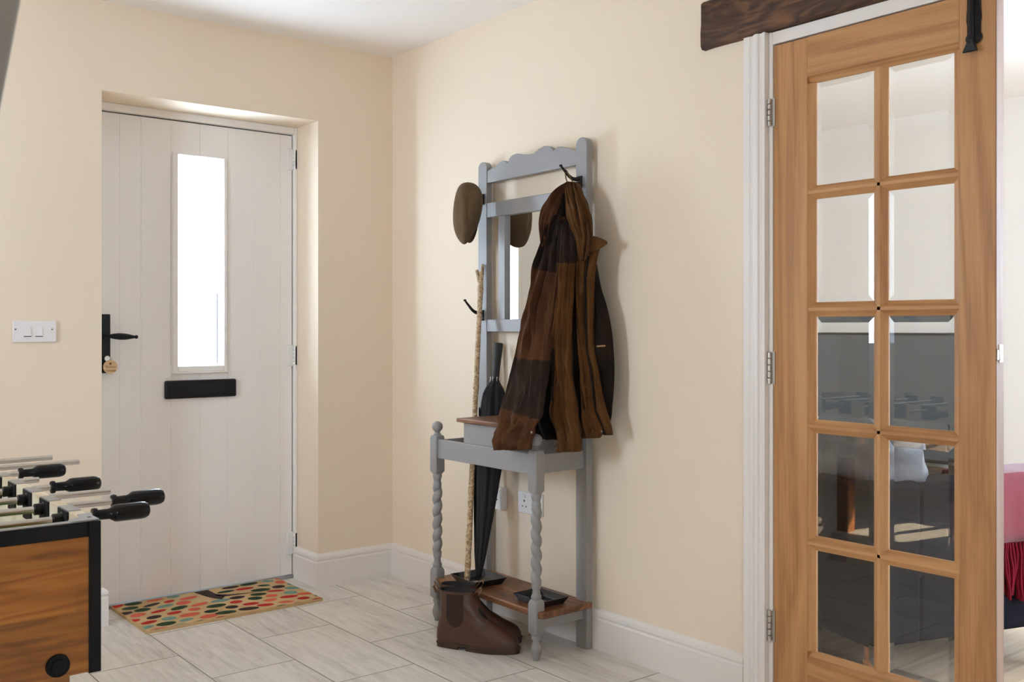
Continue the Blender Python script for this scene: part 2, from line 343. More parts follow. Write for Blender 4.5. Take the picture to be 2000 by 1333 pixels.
# ------------------------------------------------------------------ front door
LX0, LX1, LZ0, LZ1, LY = -1.272, -0.402, .016, 2.030, .222
D = thing('door_1', (-.84, LY, 0), kind='structure')
D['label'] = 'white boarded front door with a narrow glazed slot and black fittings'
m = MB(); m.box(ROX0, LX0-.005, .2, .29, 0, ROZ); m.box(LX1+.004, ROX1, .2, .29, 0, ROZ); m.box(LX0-.005, LX1+.004, .2, .29, LZ1+.005, ROZ)
obj('door_frame', m, M['door_white'], D, bevel=.003)
m = MB(); m.box(LX0-.006, LX0-.001, .226, .28, .01, LZ1+.004); m.box(LX1+.0005, LX1+.005, .228, .28, .01, LZ1+.004); m.box(LX0, LX1, .228, .28, LZ1, LZ1+.0055)
obj('seal', m, M['rubber'], D)
# boards with v-grooves, cut round the slot
gx = [LX0, -1.174, -1.087, -.962, -.835, -.710, -.583, -.460, LX1]
m = MB()
def board(x0, x1, z0, z1):
    g = .0016
    m.prism([(x0, LY+.002), (x0+g, LY), (x1-g, LY), (x1, LY+.002), (x1, LY+.05), (x0, LY+.05)], 2, z0, z1)
for x0, x1 in zip(gx[:-1], gx[1:]):
    if x1 <= DGX0 or x0 >= DGX1: board(x0, x1, LZ0, LZ1)
    else:
        board(x0, x1, LZ0, DGZ0); board(x0, x1, DGZ1, LZ1)
        if x0 < DGX0: m.box(x0+.002, DGX0, LY, LY+.05, DGZ0, DGZ1)
        if x1 > DGX1: m.box(DGX1, x1-.002, LY, LY+.05, DGZ0, DGZ1)
obj('door_leaf', m, M['door_white'], D, sharp=15)
m = MB(); w = .024
for x0, x1, z0, z1 in ((DGX0-w, DGX0, DGZ0-w, DGZ1+.008), (DGX1, DGX1+.016, DGZ0-w, DGZ1+.008), (DGX0, DGX1, DGZ0-w, DGZ0), (DGX0, DGX1, DGZ1, DGZ1+.008)):
    m.box(x0, x1, LY-.010, LY+.005, z0, z1)
m.box(DGX0-w-.004, DGX1+.02, LY-.014, LY, DGZ0-w-.008, DGZ0-w)
obj('glazing_bead', m, M['door_white'], D, bevel=.003)
obj('glass_pane', MB().box(DGX0, DGX1, LY+.024, LY+.030, DGZ0, DGZ1), M['glass'], D)
m = MB(); q = at(425, 640, 1, LY+.03)
m.box(q.x-.003, q.x+.003, LY+.032, LY+.038, DGZ0+.005, 1.30)
obj('glazing_bar', m, plain('blue_grey_bar', lin((96,106,122)), .5), D)
m = MB(); m.box(-.992, -.675, LY-.016, LY, .846, .924)
lp = obj('letter_plate', m, M['letter'], D, bevel=.008, seg=3); lp['label'] = 'black letter flap'
m = MB(); m.box(-.972, -.690, LY-.0185, LY-.014, .862, .910); obj('flap', m, M['letter'], lp, bevel=.004)
for z0, z1 in ((1.872, 1.970), (.972, 1.070), (.108, .212)):
    h_ = obj('hinge', MB().box(-.430, -.400, LY-.010, LY, z0, z1), M['hinge_white'], D, bevel=.006, seg=3)
    k = MB(); n_ = 5
    for i in range(n_):
        a, c = z0+.004+(z1-z0-.008)*i/n_, z0+.004+(z1-z0-.008)*(i+.9)/n_
        k.lathe([(.006, a), (.0078, a+.002), (.0078, c-.002), (.006, c)], (-.396, LY-.012, 0), 14)
    k.box(-.396, -.380, LY-.022, LY-.014, z0+.006, z1-.006)
    obj('knuckle', k, M['hinge_white'], h_)
m = MB(); m.box(-1.248, -1.213, LY-.009, LY, .964, 1.204)
hd = obj('door_handle', m, M['black_metal'], D, bevel=.003); hd['label'] = 'black iron lever handle on long plate'
m = MB(); m.tube([(-1.231, LY-.008, 1.113), (-1.231, LY-.045, 1.113)], .009)
pts, rs = [], []
for i in range(15):
    u = i/14; pts.append((-1.236+.110*u, LY-.047, 1.115-.004*u)); rs.append(.005+.0085*math.sin(PI*min(1, u*1.02))**.9)
m.tube(pts, rs, 14)
m.lathe([(.001, -.008), (.006, -.006), (.008, 0), (.006, .006), (.001, .008)], (-1.122, LY-.047, 1.111), 14, 'x')
obj('lever', m, M['black_metal'], hd)
m = MB(); m.box(ROX0, ROX1, .212, .29, 0, .0135)
obj('threshold', m, M['alu'], D, bevel=.002)

# ------------------------------------------------------------------ glazed oak door, architrave, lintel beam
m = MB().prism([(-.022, -2.135), (-.022, -2.127), (-.018, -2.122), (-.018, -2.114), (-.024, -2.110), (-.025, -2.102), (-.020, -2.092), (-.015, -2.086), (-.015, -2.078), (-.018, -2.075), (-.018, -2.054), (-.015, -2.051), (0, -2.051), (0, -2.135)], 2, 0, BZ0-.001)
struct(obj('trim_1', m, M['trim'], sharp=25))
m = MB(); m.box(-.004, .125, -2.150, -2.1345, 0, 2.034); m.box(-.004, .125, -3.49, -2.150, 1.997, 2.034); m.box(-.004, .125, -3.5, -3.49, 0, 2.034)
m.box(.042, .06, -2.168, -2.150, 0, 1.997); m.box(.042, .06, -3.47, -2.168, 1.98, 1.997)
struct(obj('trim_2', m, M['trim'], bevel=.002))
m = MB(); rings = []
ny = 60
for i in range(ny+1):
    y = BY0 + (BY1-BY0)*i/ny; ring = []
    cs = [(-.020, BZ0+.010), (-.014, BZ0+.002), (-.004, BZ0), (.12, BZ0), (.12, BZ1), (-.010, BZ1), (-.018, BZ1-.008), (-.022, (BZ0*2+BZ1)/3), (-.021, (BZ0*.0+BZ1*.5+BZ0*.5))]
    order = [3, 4, 5, 6, 8, 7, 0, 1, 2]
    for k in order:
        x, z = cs[k]; n3 = noise.noise(Vector((x*30, y*5, z*20))); n4 = noise.noise(Vector((y*14, x*40, z*31+5)))
        if x < .1:
            x += n3*.004; z += n4*.0035*(1 if z > 2.1 else 1)
        yy = y + (noise.noise(Vector((x*40, 3, z*24)))*.008 if i == 0 else 0)
        ring.append((x, yy, z))
    rings.append(ring)
m.loft(rings)
tag(obj('lintel_beam', m, M['beam'], loc=(0, BY0, BZ0), sharp=50), 'dark old timber lintel beam above the glazed oak door', 'beam')

DH, DL, DT = -2.1515, -2.8155, .040       # hinge edge, latch edge, thickness
O = thing('door_2', (0, DH, 0), kind='structure'); O['label'] = 'oak door glazed with ten small panes'
zr = [(1.859, 1.561), (1.522, 1.223), (1.181, .883), (.844, .546), (.504, .210)]
yc = [(-2.289, -2.474), (-2.516, -2.702)]
mo = .020                                  # width of the moulded edge round each pane
SY0, SY1 = yc[0][0]+mo, yc[1][1]-mo
obj('stile', MB().box(0, DT, SY0, DH, .006, 1.993), M['oak_v'], O, bevel=.0015)
obj('stile', MB().box(0, DT, DL, SY1, .006, 1.993), M['oak_v'], O, bevel=.0015)
obj('edge_strip', MB().box(.0012, DT-.001, DL-.0012, DL, .007, 1.992), M['oak_edge'], O)
obj('rail', MB().box(0, DT, SY1, SY0, zr[0][0]+mo, 1.993), M['oak_h'], O)
obj('rail', MB().box(0, DT, SY1, SY0, .006, zr[-1][1]-mo), M['oak_h'], O)
def molded(ax, a0, a1, lo, hi):            # glazing bar: flat spine with sloping flanks down to the glass, both faces
    c = (a0+a1)/2; w = (a1-a0)/2; f_ = .0045
    prof = [(.002, c-f_), (.002, c+f_), (.006, c+f_+.003), (.0145, a1), (.0255, a1), (.034, c+f_+.003), (.038, c+f_), (.038, c-f_), (.034, c-f_-.003), (.0255, a0), (.0145, a0), (.006, c-f_-.003)]
    mm = MB()
    if ax == 2: mm.prism(prof, 2, lo, hi)
    else: mm.add([(x, lo, z) for x, z in prof]+[(x, hi, z) for x, z in prof], [tuple(range(12)), tuple(range(23, 11, -1))]+[(i, (i+1) % 12, 12+(i+1) % 12, 12+i) for i in range(12)])
    return mm
obj('glazing_bar', molded(2, yc[1][0], yc[0][1], zr[-1][1], zr[0][0]), M['oak_v'], O, sharp=25)
for (a, b_), (c, d) in zip(zr[:-1], zr[1:]):
    obj('glazing_bar', molded(1, c, b_, SY1, SY0), M['oak_h'], O, sharp=25)
def halfmold(ax, edge, sgn, lo, hi):       # moulded edge along the stiles and rails
    prof = [(.001, 0), (.004, -.003*sgn), (.006, -.004*sgn), (.0145, -mo*sgn), (.0255, -mo*sgn), (.034, -.004*sgn), (.039, 0)]
    mm = MB(); prof = [(x, edge+mo*sgn+v) for x, v in prof]; n = len(prof)
    if ax == 2: mm.prism(prof, 2, lo, hi)
    else: mm.add([(x, lo, z) for x, z in prof]+[(x, hi, z) for x, z in prof], [tuple(range(n)), tuple(range(2*n-1, n-1, -1))]+[(i, (i+1) % n, n+(i+1) % n, n+i) for i in range(n)])
    return mm
obj('glazing_bead', halfmold(2, yc[0][0], 1, zr[-1][1], zr[0][0]), M['oak_v'], O, sharp=25)
obj('glazing_bead', halfmold(2, yc[1][1], -1, zr[-1][1], zr[0][0]), M['oak_v'], O, sharp=25)
obj('glazing_bead', halfmold(1, zr[0][0], 1, SY1, SY0), M['oak_h'], O, sharp=25)
obj('glazing_bead', halfmold(1, zr[-1][1], -1, SY1, SY0), M['oak_h'], O, sharp=25)
for zt, zb in zr:
    for ya, yb in yc:
        m = MB(); bv = .020; e = .003
        def rg(x, d): return [(x, ya+e-d, zt+e-d), (x, yb-e+d, zt+e-d), (x, yb-e+d, zb-e+d), (x, ya+e-d, zb-e+d)]
        m.loft([rg(.0225, 0), rg(.0190, 0), rg(.0165, bv)])
        obj('glass_pane', m, M['pane'], O, sharp=2)
for z0, z1 in ((1.752, 1.836), (.980, 1.078), (.210, .305)):
    m = MB(); yk = -2.1435; n_ = 5
    for i in range(n_):
        a, c = z0+(z1-z0)*i/n_, z0+(z1-z0)*(i+.93)/n_
        m.lathe([(.0045, a), (.0062, a+.0015), (.0062, c-.0015), (.0045, c)], (-.010, yk, 0), 14)
    m.box(-.006, -.002, -2.151, yk, z0+.004, z1-.004); m.box(-.0035, 0, -2.158, -2.150, z0, z1)
    obj('hinge', m, M['steel'], O)
# iron slide bolt at the top of the closing stile
m = MB(); yb = -2.762
m.box(-.004, 0, yb-.017, yb+.017, 1.875, 1.990)
prof = [(.012, 1.985), (.014, 1.965), (.019, 1.945), (.020, 1.925), (.016, 1.905), (.015, 1.893), (.021, 1.884), (.022, 1.876), (.017, 1.868), (.008, 1.862)]
rings = [[(-.003, yb+r, z), (-.011, yb+r*.55, z), (-.013, yb, z), (-.011, yb-r*.55, z), (-.003, yb-r, z)] for r, z in prof]
m.loft(rings, closed=True)
bo = obj('bolt', m, M['black_metal'], O, sharp=30)
m = MB(); m.tube([(-.014, yb, 1.985), (-.016, yb, 1.880), (-.018, yb+.002, 1.862)], [.006, .0065, .007])
m.add([(-.010, yb+.006, 1.872), (-.010, yb-.006, 1.872), (-.012, yb+.022, 1.842), (-.012, yb-.016, 1.842), (-.024, yb+.006, 1.872), (-.024, yb-.006, 1.872), (-.022, yb+.022, 1.842), (-.022, yb-.016, 1.842)],
      [(0,1,3,2), (4,6,7,5), (0,2,6,4), (1,5,7,3), (0,4,5,1), (2,3,7,6)])
obj('bolt_knob', m, M['black_metal'], bo, bevel=.002)
m = MB(); m.box(.012, .032, DL-.0035, DL, 1.062, 1.108); m.box(.003, .014, DL-.009, DL, 1.068, 1.096)
obj('strike_plate', m, plain('nickel_plate', (.5, .48, .45), .3, metal=1), O, bevel=.002)

# ------------------------------------------------------------------ doormat
fm = MB(); MX0, MX1, MY0, MY1, MT = -1.213, -.480, -.222, .208, .012
def spot(mb, cx, cy, a, b_, ang, z, n=14):
    ca, sa = math.cos(ang), math.sin(ang)
    ps = []
    for j in range(n):
        u, v = a*math.cos(2*PI*j/n), b_*math.sin(2*PI*j/n); ps.append((cx+u*ca-v*sa, cy+u*sa+v*ca, z))
    ok = all(MX0+.003 < p[0] < MX1-.003 and MY0+.003 < p[1] < MY1-.003 for p in ps)
    ps = [(min(MX1-.002, max(MX0+.002, p[0])), min(MY1-.002, max(MY0+.002, p[1])), z) for p in ps]
    mb.add(ps, [tuple(range(n))])
fm.box(MX0, MX1, MY0, MY1, 0, MT)
tx, ty = -.835, MY1                        # foot of the printed tree
zt = MT+.0006
fm.cur = 1
fm.add([(tx-.035, MY1-.004, zt), (tx+.028, MY1-.004, zt), (tx+.030, MY1-.10, zt), (tx+.05, MY1-.145, zt), (tx+.015, MY1-.185, zt), (tx-.005, MY1-.150, zt), (tx-.02, MY1-.10, zt)], [(0,1,2,3,4,5,6)])
fm.add([(tx+.028, MY1-.09, zt), (tx+.07, MY1-.130, zt), (tx+.17, MY1-.165, zt), (tx+.17, MY1-.170, zt), (tx+.05, MY1-.150, zt), (tx+.02, MY1-.120, zt)], [(0,1,2,3,4,5)])
rr = random.Random(5); seq = [2, 3, 4, 5, 1, 3, 2, 5, 4, 2, 3, 1, 2, 5, 4, 3]
row = 0; y = MY1-.022; k = 0
while y > MY0-.02:
    x = MX0+.005+(row % 2)*.041
    while x < MX1+.02:
        cx, cy = x+rr.uniform(-.007, .007), y+rr.uniform(-.006, .006)
        if not (tx-.055 < cx < tx+.060 and cy > MY1-.19) and not (tx < cx < tx+.18 and MY1-.185 < cy < MY1-.125):
            ang = math.atan2(cy-(MY1+.05), cx-tx)
            ang = .25*math.sin(ang*2)
            fm.cur = seq[k % len(seq)]; k += 1 + (rr.random() < .3)
            spot(fm, cx, cy, rr.uniform(.024, .043), rr.uniform(.016, .027), ang+rr.uniform(-.25, .25), zt)
        x += .083
    y -= .060; row += 1
coir = cloth('coir', lin((176,146,104)), lin((214,184,138)), scale=500)
def matcol(n, c): return cloth('mat_print_'+n, [v*.55 for v in lin(c)], [v*1.0 for v in lin(c)], scale=500)
tag(obj('doormat', fm, [coir, matcol('brown', (60,42,34)), matcol('red', (190,38,30)), matcol('green', (44,66,36)), matcol('coral', (222,104,78)), matcol('teal', (126,164,150))], loc=((MX0+MX1)/2, 0, 0)),
    'coir doormat printed with a tree of coloured leaves at the front door', 'doormat')

# ------------------------------------------------------------------ key with a wooden tag in the lock
c = at(215.5, 717, 1, LY-.030)
K = thing('key_ring', (c.x, c.y, c.z), 'round wooden key tag hanging from the key in the front door', 'key')
m = MB(); m.lathe([(.028, -.002), (.0285, 0), (.028, .002)], (c.x, c.y, c.z), 36, 'y')
dk = obj('wooden_tag', m, wood('birch_tag', [lin((196,160,116)), lin((218,186,142)), lin((230,202,162))], 0, fine=60, broad=20, bump=.02), K)
def text(name, body, size, loc, rot, mat, parent, align='CENTER'):
    cu = bpy.data.curves.new(name, 'FONT'); cu.body = body; cu.size = size; cu.align_x = align; cu.align_y = 'CENTER'; cu.extrude = .0002
    t_ = bpy.data.objects.new(name, cu); S.collection.objects.link(t_); bpy.context.view_layer.update()
    me = bpy.data.meshes.new_from_object(t_.evaluated_get(bpy.context.evaluated_depsgraph_get()))
    bpy.data.objects.remove(t_); me.materials.clear(); me.materials.append(mat)
    o = bpy.data.objects.new(name, me); S.collection.objects.link(o); o.parent = parent
    base = Vector(parent['_w']); o['_w'] = tuple(base); o.location = Vector(loc)-base; o.rotation_euler = rot
    return o
burn = plain('burnt_lettering', lin((112,76,44)), .8)
text('lettering', 'Rowan', .0145, (c.x+.002, c.y-.0023, c.z-.001), (PI/2, 0, 0), burn, dk)
text('lettering', 'Cottage', .0125, (c.x+.001, c.y-.0023, c.z-.0145), (PI/2, 0, 0), burn, dk)
m = MB(); m.lathe([(.0001, -.0004), (.006, 0), (.0001, .0004)], (c.x, c.y-.0022, c.z+.013), 5, 'y'); obj('emblem', m, burn, dk)
m = MB()
m.tube([(c.x-.004+.009*math.cos(a), c.y, c.z+.030+.009*math.sin(a)) for a in [i*2*PI/16 for i in range(17)]], .001, 8)
obj('ring', m, M['steel'], K)
m = MB(); m.tube([(c.x-.012, LY-.008, c.z+.034), (c.x-.012, LY-.024, c.z+.034)], .003, 10)
m.lathe([(.0105, -.0012), (.0115, 0), (.0105, .0012)], (c.x-.012, LY-.030, c.z+.034), 20, 'y')
obj('key', m, M['steel'], K, bevel=.0004)

# ------------------------------------------------------------------ switches and sockets
Q = thing('light_switch', (-1.551, 0, 1.135), 'white double light switch on the wall beside the front door', 'light switch')
obj('plate', MB().box(-1.626, -1.476, -.010, 0, 1.095, 1.175), M['plastic'], Q, bevel=.003)
for cx in (-1.576, -1.537):
    m = MB().prism([(-.012, 1.1185), (-.017, 1.1185), (-.0125, 1.150), (-.010, 1.150), (-.009, 1.1185)], 0, cx-.011, cx+.011)
    obj('rocker', m, M['plastic'], Q, bevel=.0008)
    obj('slot', MB().box(cx-.0125, cx+.0125, -.0105, -.0095, 1.1155, 1.1185), M['slot'], Q)
for cx in (-1.617, -1.491):
    m = MB(); m.lathe([(.0001, -.0118), (.0030, -.0112), (.0034, -.0095)], (cx, 0, 1.143), 14, 'y'); obj('screw', m, M['screw'], Q)
def socket(y0, y1, z0, z1): return obj
Q = thing('wall_socket', (0, -.995, .465), 'white double plug socket on the wall behind the turned leg', 'socket')
obj('plate', MB().box(-.010, 0, -1.090, -.945, .425, .509), M['plastic'], Q, bevel=.003)
for cy in (-.985, -1.052):
    m = MB(); m.box(-.0106, -.0095, cy-.003, cy+.003, .470, .478); m.box(-.0106, -.0095, cy+.008, cy+.014, .450, .4545); m.box(-.0106, -.0095, cy-.014, cy-.008, .450, .4545)
    obj('pin_holes', m, M['slot'], Q)
    obj('rocker', MB().box(-.014, -.009, cy-.006, cy+.006, .486, .500), M['plastic'], Q, bevel=.001)
Q = thing('fused_outlet', (0, -.84, .464), 'white raised outlet plate on the wall beside the umbrella', 'outlet')
obj('plate', MB().box(-.034, 0, -.868, -.818, .420, .508), M['plastic'], Q, bevel=.006, seg=3)
m = MB(); m.lathe([(.0001, -.0355), (.003, -.035), (.0034, -.033)], (0, -.843, .462), 12, 'x'); obj('screw', m, M['slot'], Q)

# ------------------------------------------------------------------ hall stand
XB, XK = -.050, -.022                      # front and back of the back frame
YL, YR = -.766, -1.356                     # centre lines of the two sides
XF = -.260                                 # centre line of the front legs
HS = thing('hall_stand', (-.15, (YL+YR)/2, 0), 'grey painted hall stand with mirror, hooks and barley twist legs', 'hall stand')
G = M['grey']
def arch(yc_, hw, z0, z1):                 # upright with a rounded head
    return [(yc_-hw, z0), (yc_+hw, z0)] + [(yc_+hw*math.cos(a), z1-hw*.9+hw*.9*math.sin(a)) for a in [PI*i/14 for i in range(15)]]
obj('upright', MB().prism(arch(YL, .0285, 0, 1.819), 0, XB, XK), G, HS, bevel=.002, sharp=50)
obj('upright', MB().prism(arch(YR, .0285, 0, 1.832), 0, XB, XK), G, HS, bevel=.002, sharp=50)
cp = [(-.793, 1.779), (-.812, 1.784), (-.846, 1.791), (-.876, 1.805), (-.897, 1.809), (-.913, 1.804), (-.922, 1.795), (-.928, 1.797), (-.938, 1.812), (-.955, 1.822), (-.985, 1.825), (-1.020, 1.817),
      (-1.055, 1.811), (-1.085, 1.811), (-1.115, 1.824), (-1.145, 1.831), (-1.165, 1.829), (-1.185, 1.820), (-1.199, 1.806), (-1.206, 1.808), (-1.222, 1.817), (-1.245, 1.815), (-1.275, 1.806), (-1.305, 1.795), (-1.330, 1.790)]
obj('crest_rail', MB().prism([(-.790, 1.731)] + cp + [(-1.332, 1.737)], 0, XB+.003, XK-.003), G, HS, bevel=.0015, sharp=50)
obj('mirror_rail', MB().box(XB+.002, XK-.003, -1.332, -.790, 1.592, 1.651), G, HS, bevel=.002)
obj('mirror_rail', MB().box(XB+.002, XK-.003, -1.332, -.790, 1.133, 1.182), G, HS, bevel=.002)
for a, c in ((-.907, -.866), (-1.256, -1.215)): obj('mirror_stile', MB().box(XB+.004, XK-.003, a, c, 1.182, 1.592), G, HS, bevel=.0015)
m = MB(); m.box(-.034, -.030, -1.216, -.906, 1.181, 1.593)
ang = math.radians(-.9); ctr = Vector((-.032, -1.061, 1.387)); R_ = Matrix.Translation(ctr) @ Matrix.Rotation(ang, 4, 'Z') @ Matrix.Translation(-ctr)
m.v = [R_ @ p for p in m.v]
obj('mirror', m, M['mirror'], HS)
def legring(z, r, sq, cx=0, cy=0, n=32):
    out = []
    for j in range(n):
        a = 2*PI*(j+.5)/n; ca, sa = math.cos(a), math.sin(a)
        k = (1-sq) + sq/max(abs(ca), abs(sa))
        out.append(Vector((cx+r*k*ca, cy+r*k*sa, z)))
    return out
def front_leg(yc_, hand, dz):
    m = MB(); rg = []; s = .0218
    def R(z, r, sq=0, cx=0, cy=0): rg.append([p+Vector((XF, yc_, 0)) for p in legring(z, r, sq, cx, cy)])
    for z, r in ((0, .009), (.003, .0115), (.008, .012), (.016, .0145), (.028, .0195), (.040, .0205), (.052, .0165), (.062, .0125), (.070, .0125), (.073, .0165), (.078, .0175), (.083, .0165), (.086, .0150)): R(z, r)
    R(.090, .017, .5); R(.098, s, 1); R(.196, s, 1); R(.208, .0185, .6); R(.211, .0165, 0)
    for z, r in ((.214, .0175), (.219, .0182), (.224, .0172), (.228, .0145), (.244, .0128), (.250, .0160), (.255, .0160)): R(z, r)
    z0, z1 = .258, .532; n = 110
    for i in range(n+1):
        u = i/n; a = hand*2*PI*(z1-z0)*u/.0495; env = min(1, u*14, (1-u)*14)
        rg.append([Vector((XF+math.cos(q_)*k_, yc_+math.sin(q_)*k_, z0+(z1-z0)*u)) for q_, k_ in [(q_, (.0162-.0016*env)+env*.0080*(abs(math.cos((q_-a)/2))**.8-.35)) for q_ in [2*PI*(j+.5)/32 for j in range(32)]]])
    for z, r in ((.535, .0160), (.541, .0165), (.545, .0138), (.558, .0150), (.561, .0178), (.568, .0182), (.574, .0170)): R(z, r)
    R(.578, .0175, .5); R(.586, s, 1); R(.716, s, 1); R(.726, .0195, .9)
    for z, r in ((.7275, .0155), (.7300, .0160), (.7340, .0125), (.7380, .0095), (.7420, .0125)): R(z, r)
    for i in range(13):
        a = -PI/2+.55+(PI-.56)*i/12; R(.7610+.0215*math.sin(a), max(.0004, .0215*math.cos(a)))
    m.loft(rg); return m
for yc_, hand in ((YL+.014, 1), (YR, -1)): obj('front_leg', front_leg(yc_, hand, 0), G, HS, sharp=42)
obj('front_rail', MB().box(XF-.012, XF+.006, YR+.02, YL-.006, .640, .713), G, HS, bevel=.002)
obj('side_rail', MB().box(XF+.021, XB, YL-.002, YL+.014, .645, .710), G, HS, bevel=.002)
obj('side_rail', MB().box(XF+.021, XB, YR-.014, YR+.002, .646, .712), G, HS, bevel=.002)
obj('back_rail', MB().box(XB+.003, XK-.003, YR+.02, YL-.02, .650, .708), G, HS, bevel=.002)
obj('side_rail', MB().box(XF+.021, XB, YL-.004, YL+.010, .108, .150), G, HS, bevel=.002)
obj('side_rail', MB().box(XF+.021, XB, YR-.012, YR+.004, .108, .150), G, HS, bevel=.002)
SH = MB(); r_ = .022
pl_ = [(-.030, -.745), (-.264, -.752), (-.270, -.760)] + [(-.271, -1.300)] + [(-.249+r_*math.cos(a)-r_*0, -1.378+r_*math.sin(a)) for a in [PI+.5*PI*i/6 for i in range(7)]] + [(-.036, -1.400)]
SH.prism(pl_, 2, .150, .172)
obj('shelf', SH, M['walnut'], HS, bevel=.004, seg=3)
gb = obj('glove_box', MB().box(-.262, -.052, -1.212, -.930, .700, .791), G, HS, bevel=.002)
m = MB(); m.box(-.2645, -.260, -1.198, -.942, .713, .788); obj('front_panel', m, G, gb, bevel=.001)
obj('lid', MB().box(-.282, -.050, -1.236, -.910, .792, .807), M['walnut'], gb, bevel=.003, seg=3)
def hook(yc_, zb, tip):
    m = MB(); m.box(XB-.006, XB, yc_-.012, yc_+.012, zb-.021, zb+.021)
    p0 = Vector((XB-.004, yc_, zb+.012)); pts = []
    tv = Vector(tip)
    for i in range(17):
        u = i/16
        p = p0.lerp(tv, u); p.z = p0.z + (tv.z-p0.z)*u**2.2 - .006*math.sin(PI*min(1, u*1.3))*(1 if u < .77 else 0)
        pts.append(p)
    m.tube(pts, [.0085-.0045*i/16 for i in range(17)], 12)
    m.lathe([(.0003, -.005), (.0055, -.003), (.0065, 0), (.0055, .003), (.0003, .005)], tuple(tv), 12)
    pts = []
    for i in range(11):
        a = PI*i/10; pts.append((XB-.004-.018*math.sin(a), yc_+.001, zb-.004-.008*(1-math.cos(a))))
    m.tube(pts, .004, 10)
    return m
# the four hooks
hk = hook(YR+.006, 1.672, (-.125, -1.330, 1.726)); obj('coat_hook', hk, M['iron'], HS, bevel=.001)
obj('coat_hook', hook(YL, 1.668, (-.125, -.770, 1.722)), M['iron'], HS, bevel=.001)
h2t = at(908, 587, 0, -.135)
obj('coat_hook', hook(YL, 1.200, (h2t.x, h2t.y, h2t.z)), M['iron'], HS, bevel=.001)
obj('coat_hook', hook(YR, 1.206, (-.074, -1.352, 1.236)), M['iron'], HS, bevel=.001)

# ------------------------------------------------------------------ drip trays
def tray(name, c, hx, hy, rot, label):
    m = MB(); m.xf = Matrix.Translation(Vector(c)) @ Matrix.Rotation(rot, 4, 'Z')
    def rg(k, z): return [(-hx*k, -hy*k, z), (hx*k, -hy*k, z), (hx*k, hy*k, z), (-hx*k, hy*k, z)]
    m.loft([rg(.80, 0), rg(.99, .024), rg(1.0, .026), rg(.97, .026), rg(.78, .004)])
    return tag(obj(name, m, M['tray'], loc=c, bevel=.002, seg=3), label, 'tray', 'black drip trays on the shelf of the hall stand')
tray('drip_tray', (-.187, -.925, .1725), .075, .086, -.09, 'black square drip tray under the umbrella and birch stick')
tray('drip_tray', (-.178, -1.283, .1725), .062, .082, 0, 'empty black square drip tray behind the turned leg')

# ------------------------------------------------------------------ birch walking stick
P0, P1 = Vector((-.240, -.922, .1790)), Vector((-.066, -.780, 1.372))
nrm = (P1-P0).normalized(); sx = nrm.cross(Vector((0, 0, 1))).normalized(); sy = nrm.cross(sx)
m = MB(); rings = []; n = 120
for i in range(n+1):
    u = i/n; c = P0.lerp(P1, u); w = noise.noise(Vector((0, 0, u*5)))*.006*math.sin(PI*u); w2 = noise.noise(Vector((9, 0, u*6)))*.005*math.sin(PI*u)
    r = .0118-.0020*u + .0016*noise.noise(Vector((4, 2, u*26))) + (.0025*math.exp(-((u-.62)/.008)**2)) + (.003*math.exp(-((u-.94)/.012)**2))
    if i < 3: r *= .86+.05*i
    rings.append([c+sx*(w+r*math.cos(a)*(1+.10*noise.noise(Vector((math.cos(a)*2, math.sin(a)*2, u*50)))))+sy*(w2+r*math.sin(a)) for a in [2*PI*j/14 for j in range(14)]])
m.loft(rings)
ST = thing('walking_stick', tuple(P0), 'knobbly birch walking stick with forked top leaning in the hall stand', 'walking stick')
birch = wood('birch_bark', [lin((104,78,52)), lin((176,146,110)), lin((218,196,164))], 0, rough=.7, fine=70, broad=40, warp=1.5, stretch=.5, bump=.6)
obj('shaft', m, birch, ST, sharp=80)
m = MB(); e1 = at(943, 517, 0, -.058); e2 = at(931, 528, 0, -.078); q = P0.lerp(P1, .955)
m.tube([q, q.lerp(e1, .5)+sx*.002, e1], [.0085, .0068, .0062], 12); m.tube([q, q.lerp(e2, .6), e2], [.0085, .0075, .0070], 12)
obj('fork', m, birch, ST)
m = MB(); q = P0.lerp(P1, .40); m.tube([q, q-CR*.014+Vector((0, 0, .002)), q-CR*.020+Vector((0, 0, .007))], [.004, .0025, .0015], 8)
obj('twig', m, birch, ST)

# ------------------------------------------------------------------ umbrella
U0, U1 = Vector((-.200, -.938, .1790)), Vector((-.034, -.852, 1.087))
ax = (U1-U0).normalized(); ux = CR - ax*CR.dot(ax); ux.normalize(); uy = ax.cross(ux)
UM = thing('umbrella', tuple(U0), 'folded black umbrella standing handle up in the hall stand', 'umbrella')
def uring(u, r, pleat=0, ph=0, n=64):
    c = U0.lerp(U1, u)
    return [c + (ux*math.cos(a)*(1.0)+uy*math.sin(a)*.8)*r*(1+pleat*math.sin(8*a+ph+u*5)) for a in [2*PI*j/n for j in range(n)]]
m = MB(); rings = []
for u, r, p in ((.005, .004, 0), (.03, .012, .05), (.12, .022, .10), (.25, .033, .12), (.38, .043, .13), (.48, .051, .12), (.55, .051, .11), (.62, .049, .10), (.70, .048, .08), (.74, .047, .08), (.78, .043, .09), (.805, .034, .10), (.83, .019, .08), (.845, .013, 0)):
    rings.append(uring(u, r, p))
m.loft(rings); obj('canopy', m, M['nylon'], UM, sharp=60)
m = MB(); m.loft([uring(u, r, 0, 0, 24) for u, r in ((.835, .013), (.85, .0145), (.88, .0150), (.93, .0165), (.965, .018), (.985, .0188), (1.0, .0180))]); obj('handle', m, M['rub_black'], UM, sharp=60)
for k in range(8):
    a = 2*PI*k/8+.3; c = U0.lerp(U1, .845); d = ux*math.cos(a)*.021+uy*math.sin(a)*.018
    mm = MB(); mm.tube([c+d*1.05-ax*.012, c+d, c+d+ax*.006], [.0010, .0010, .0018], 8); obj('rib_tip', mm, M['steel'], UM)
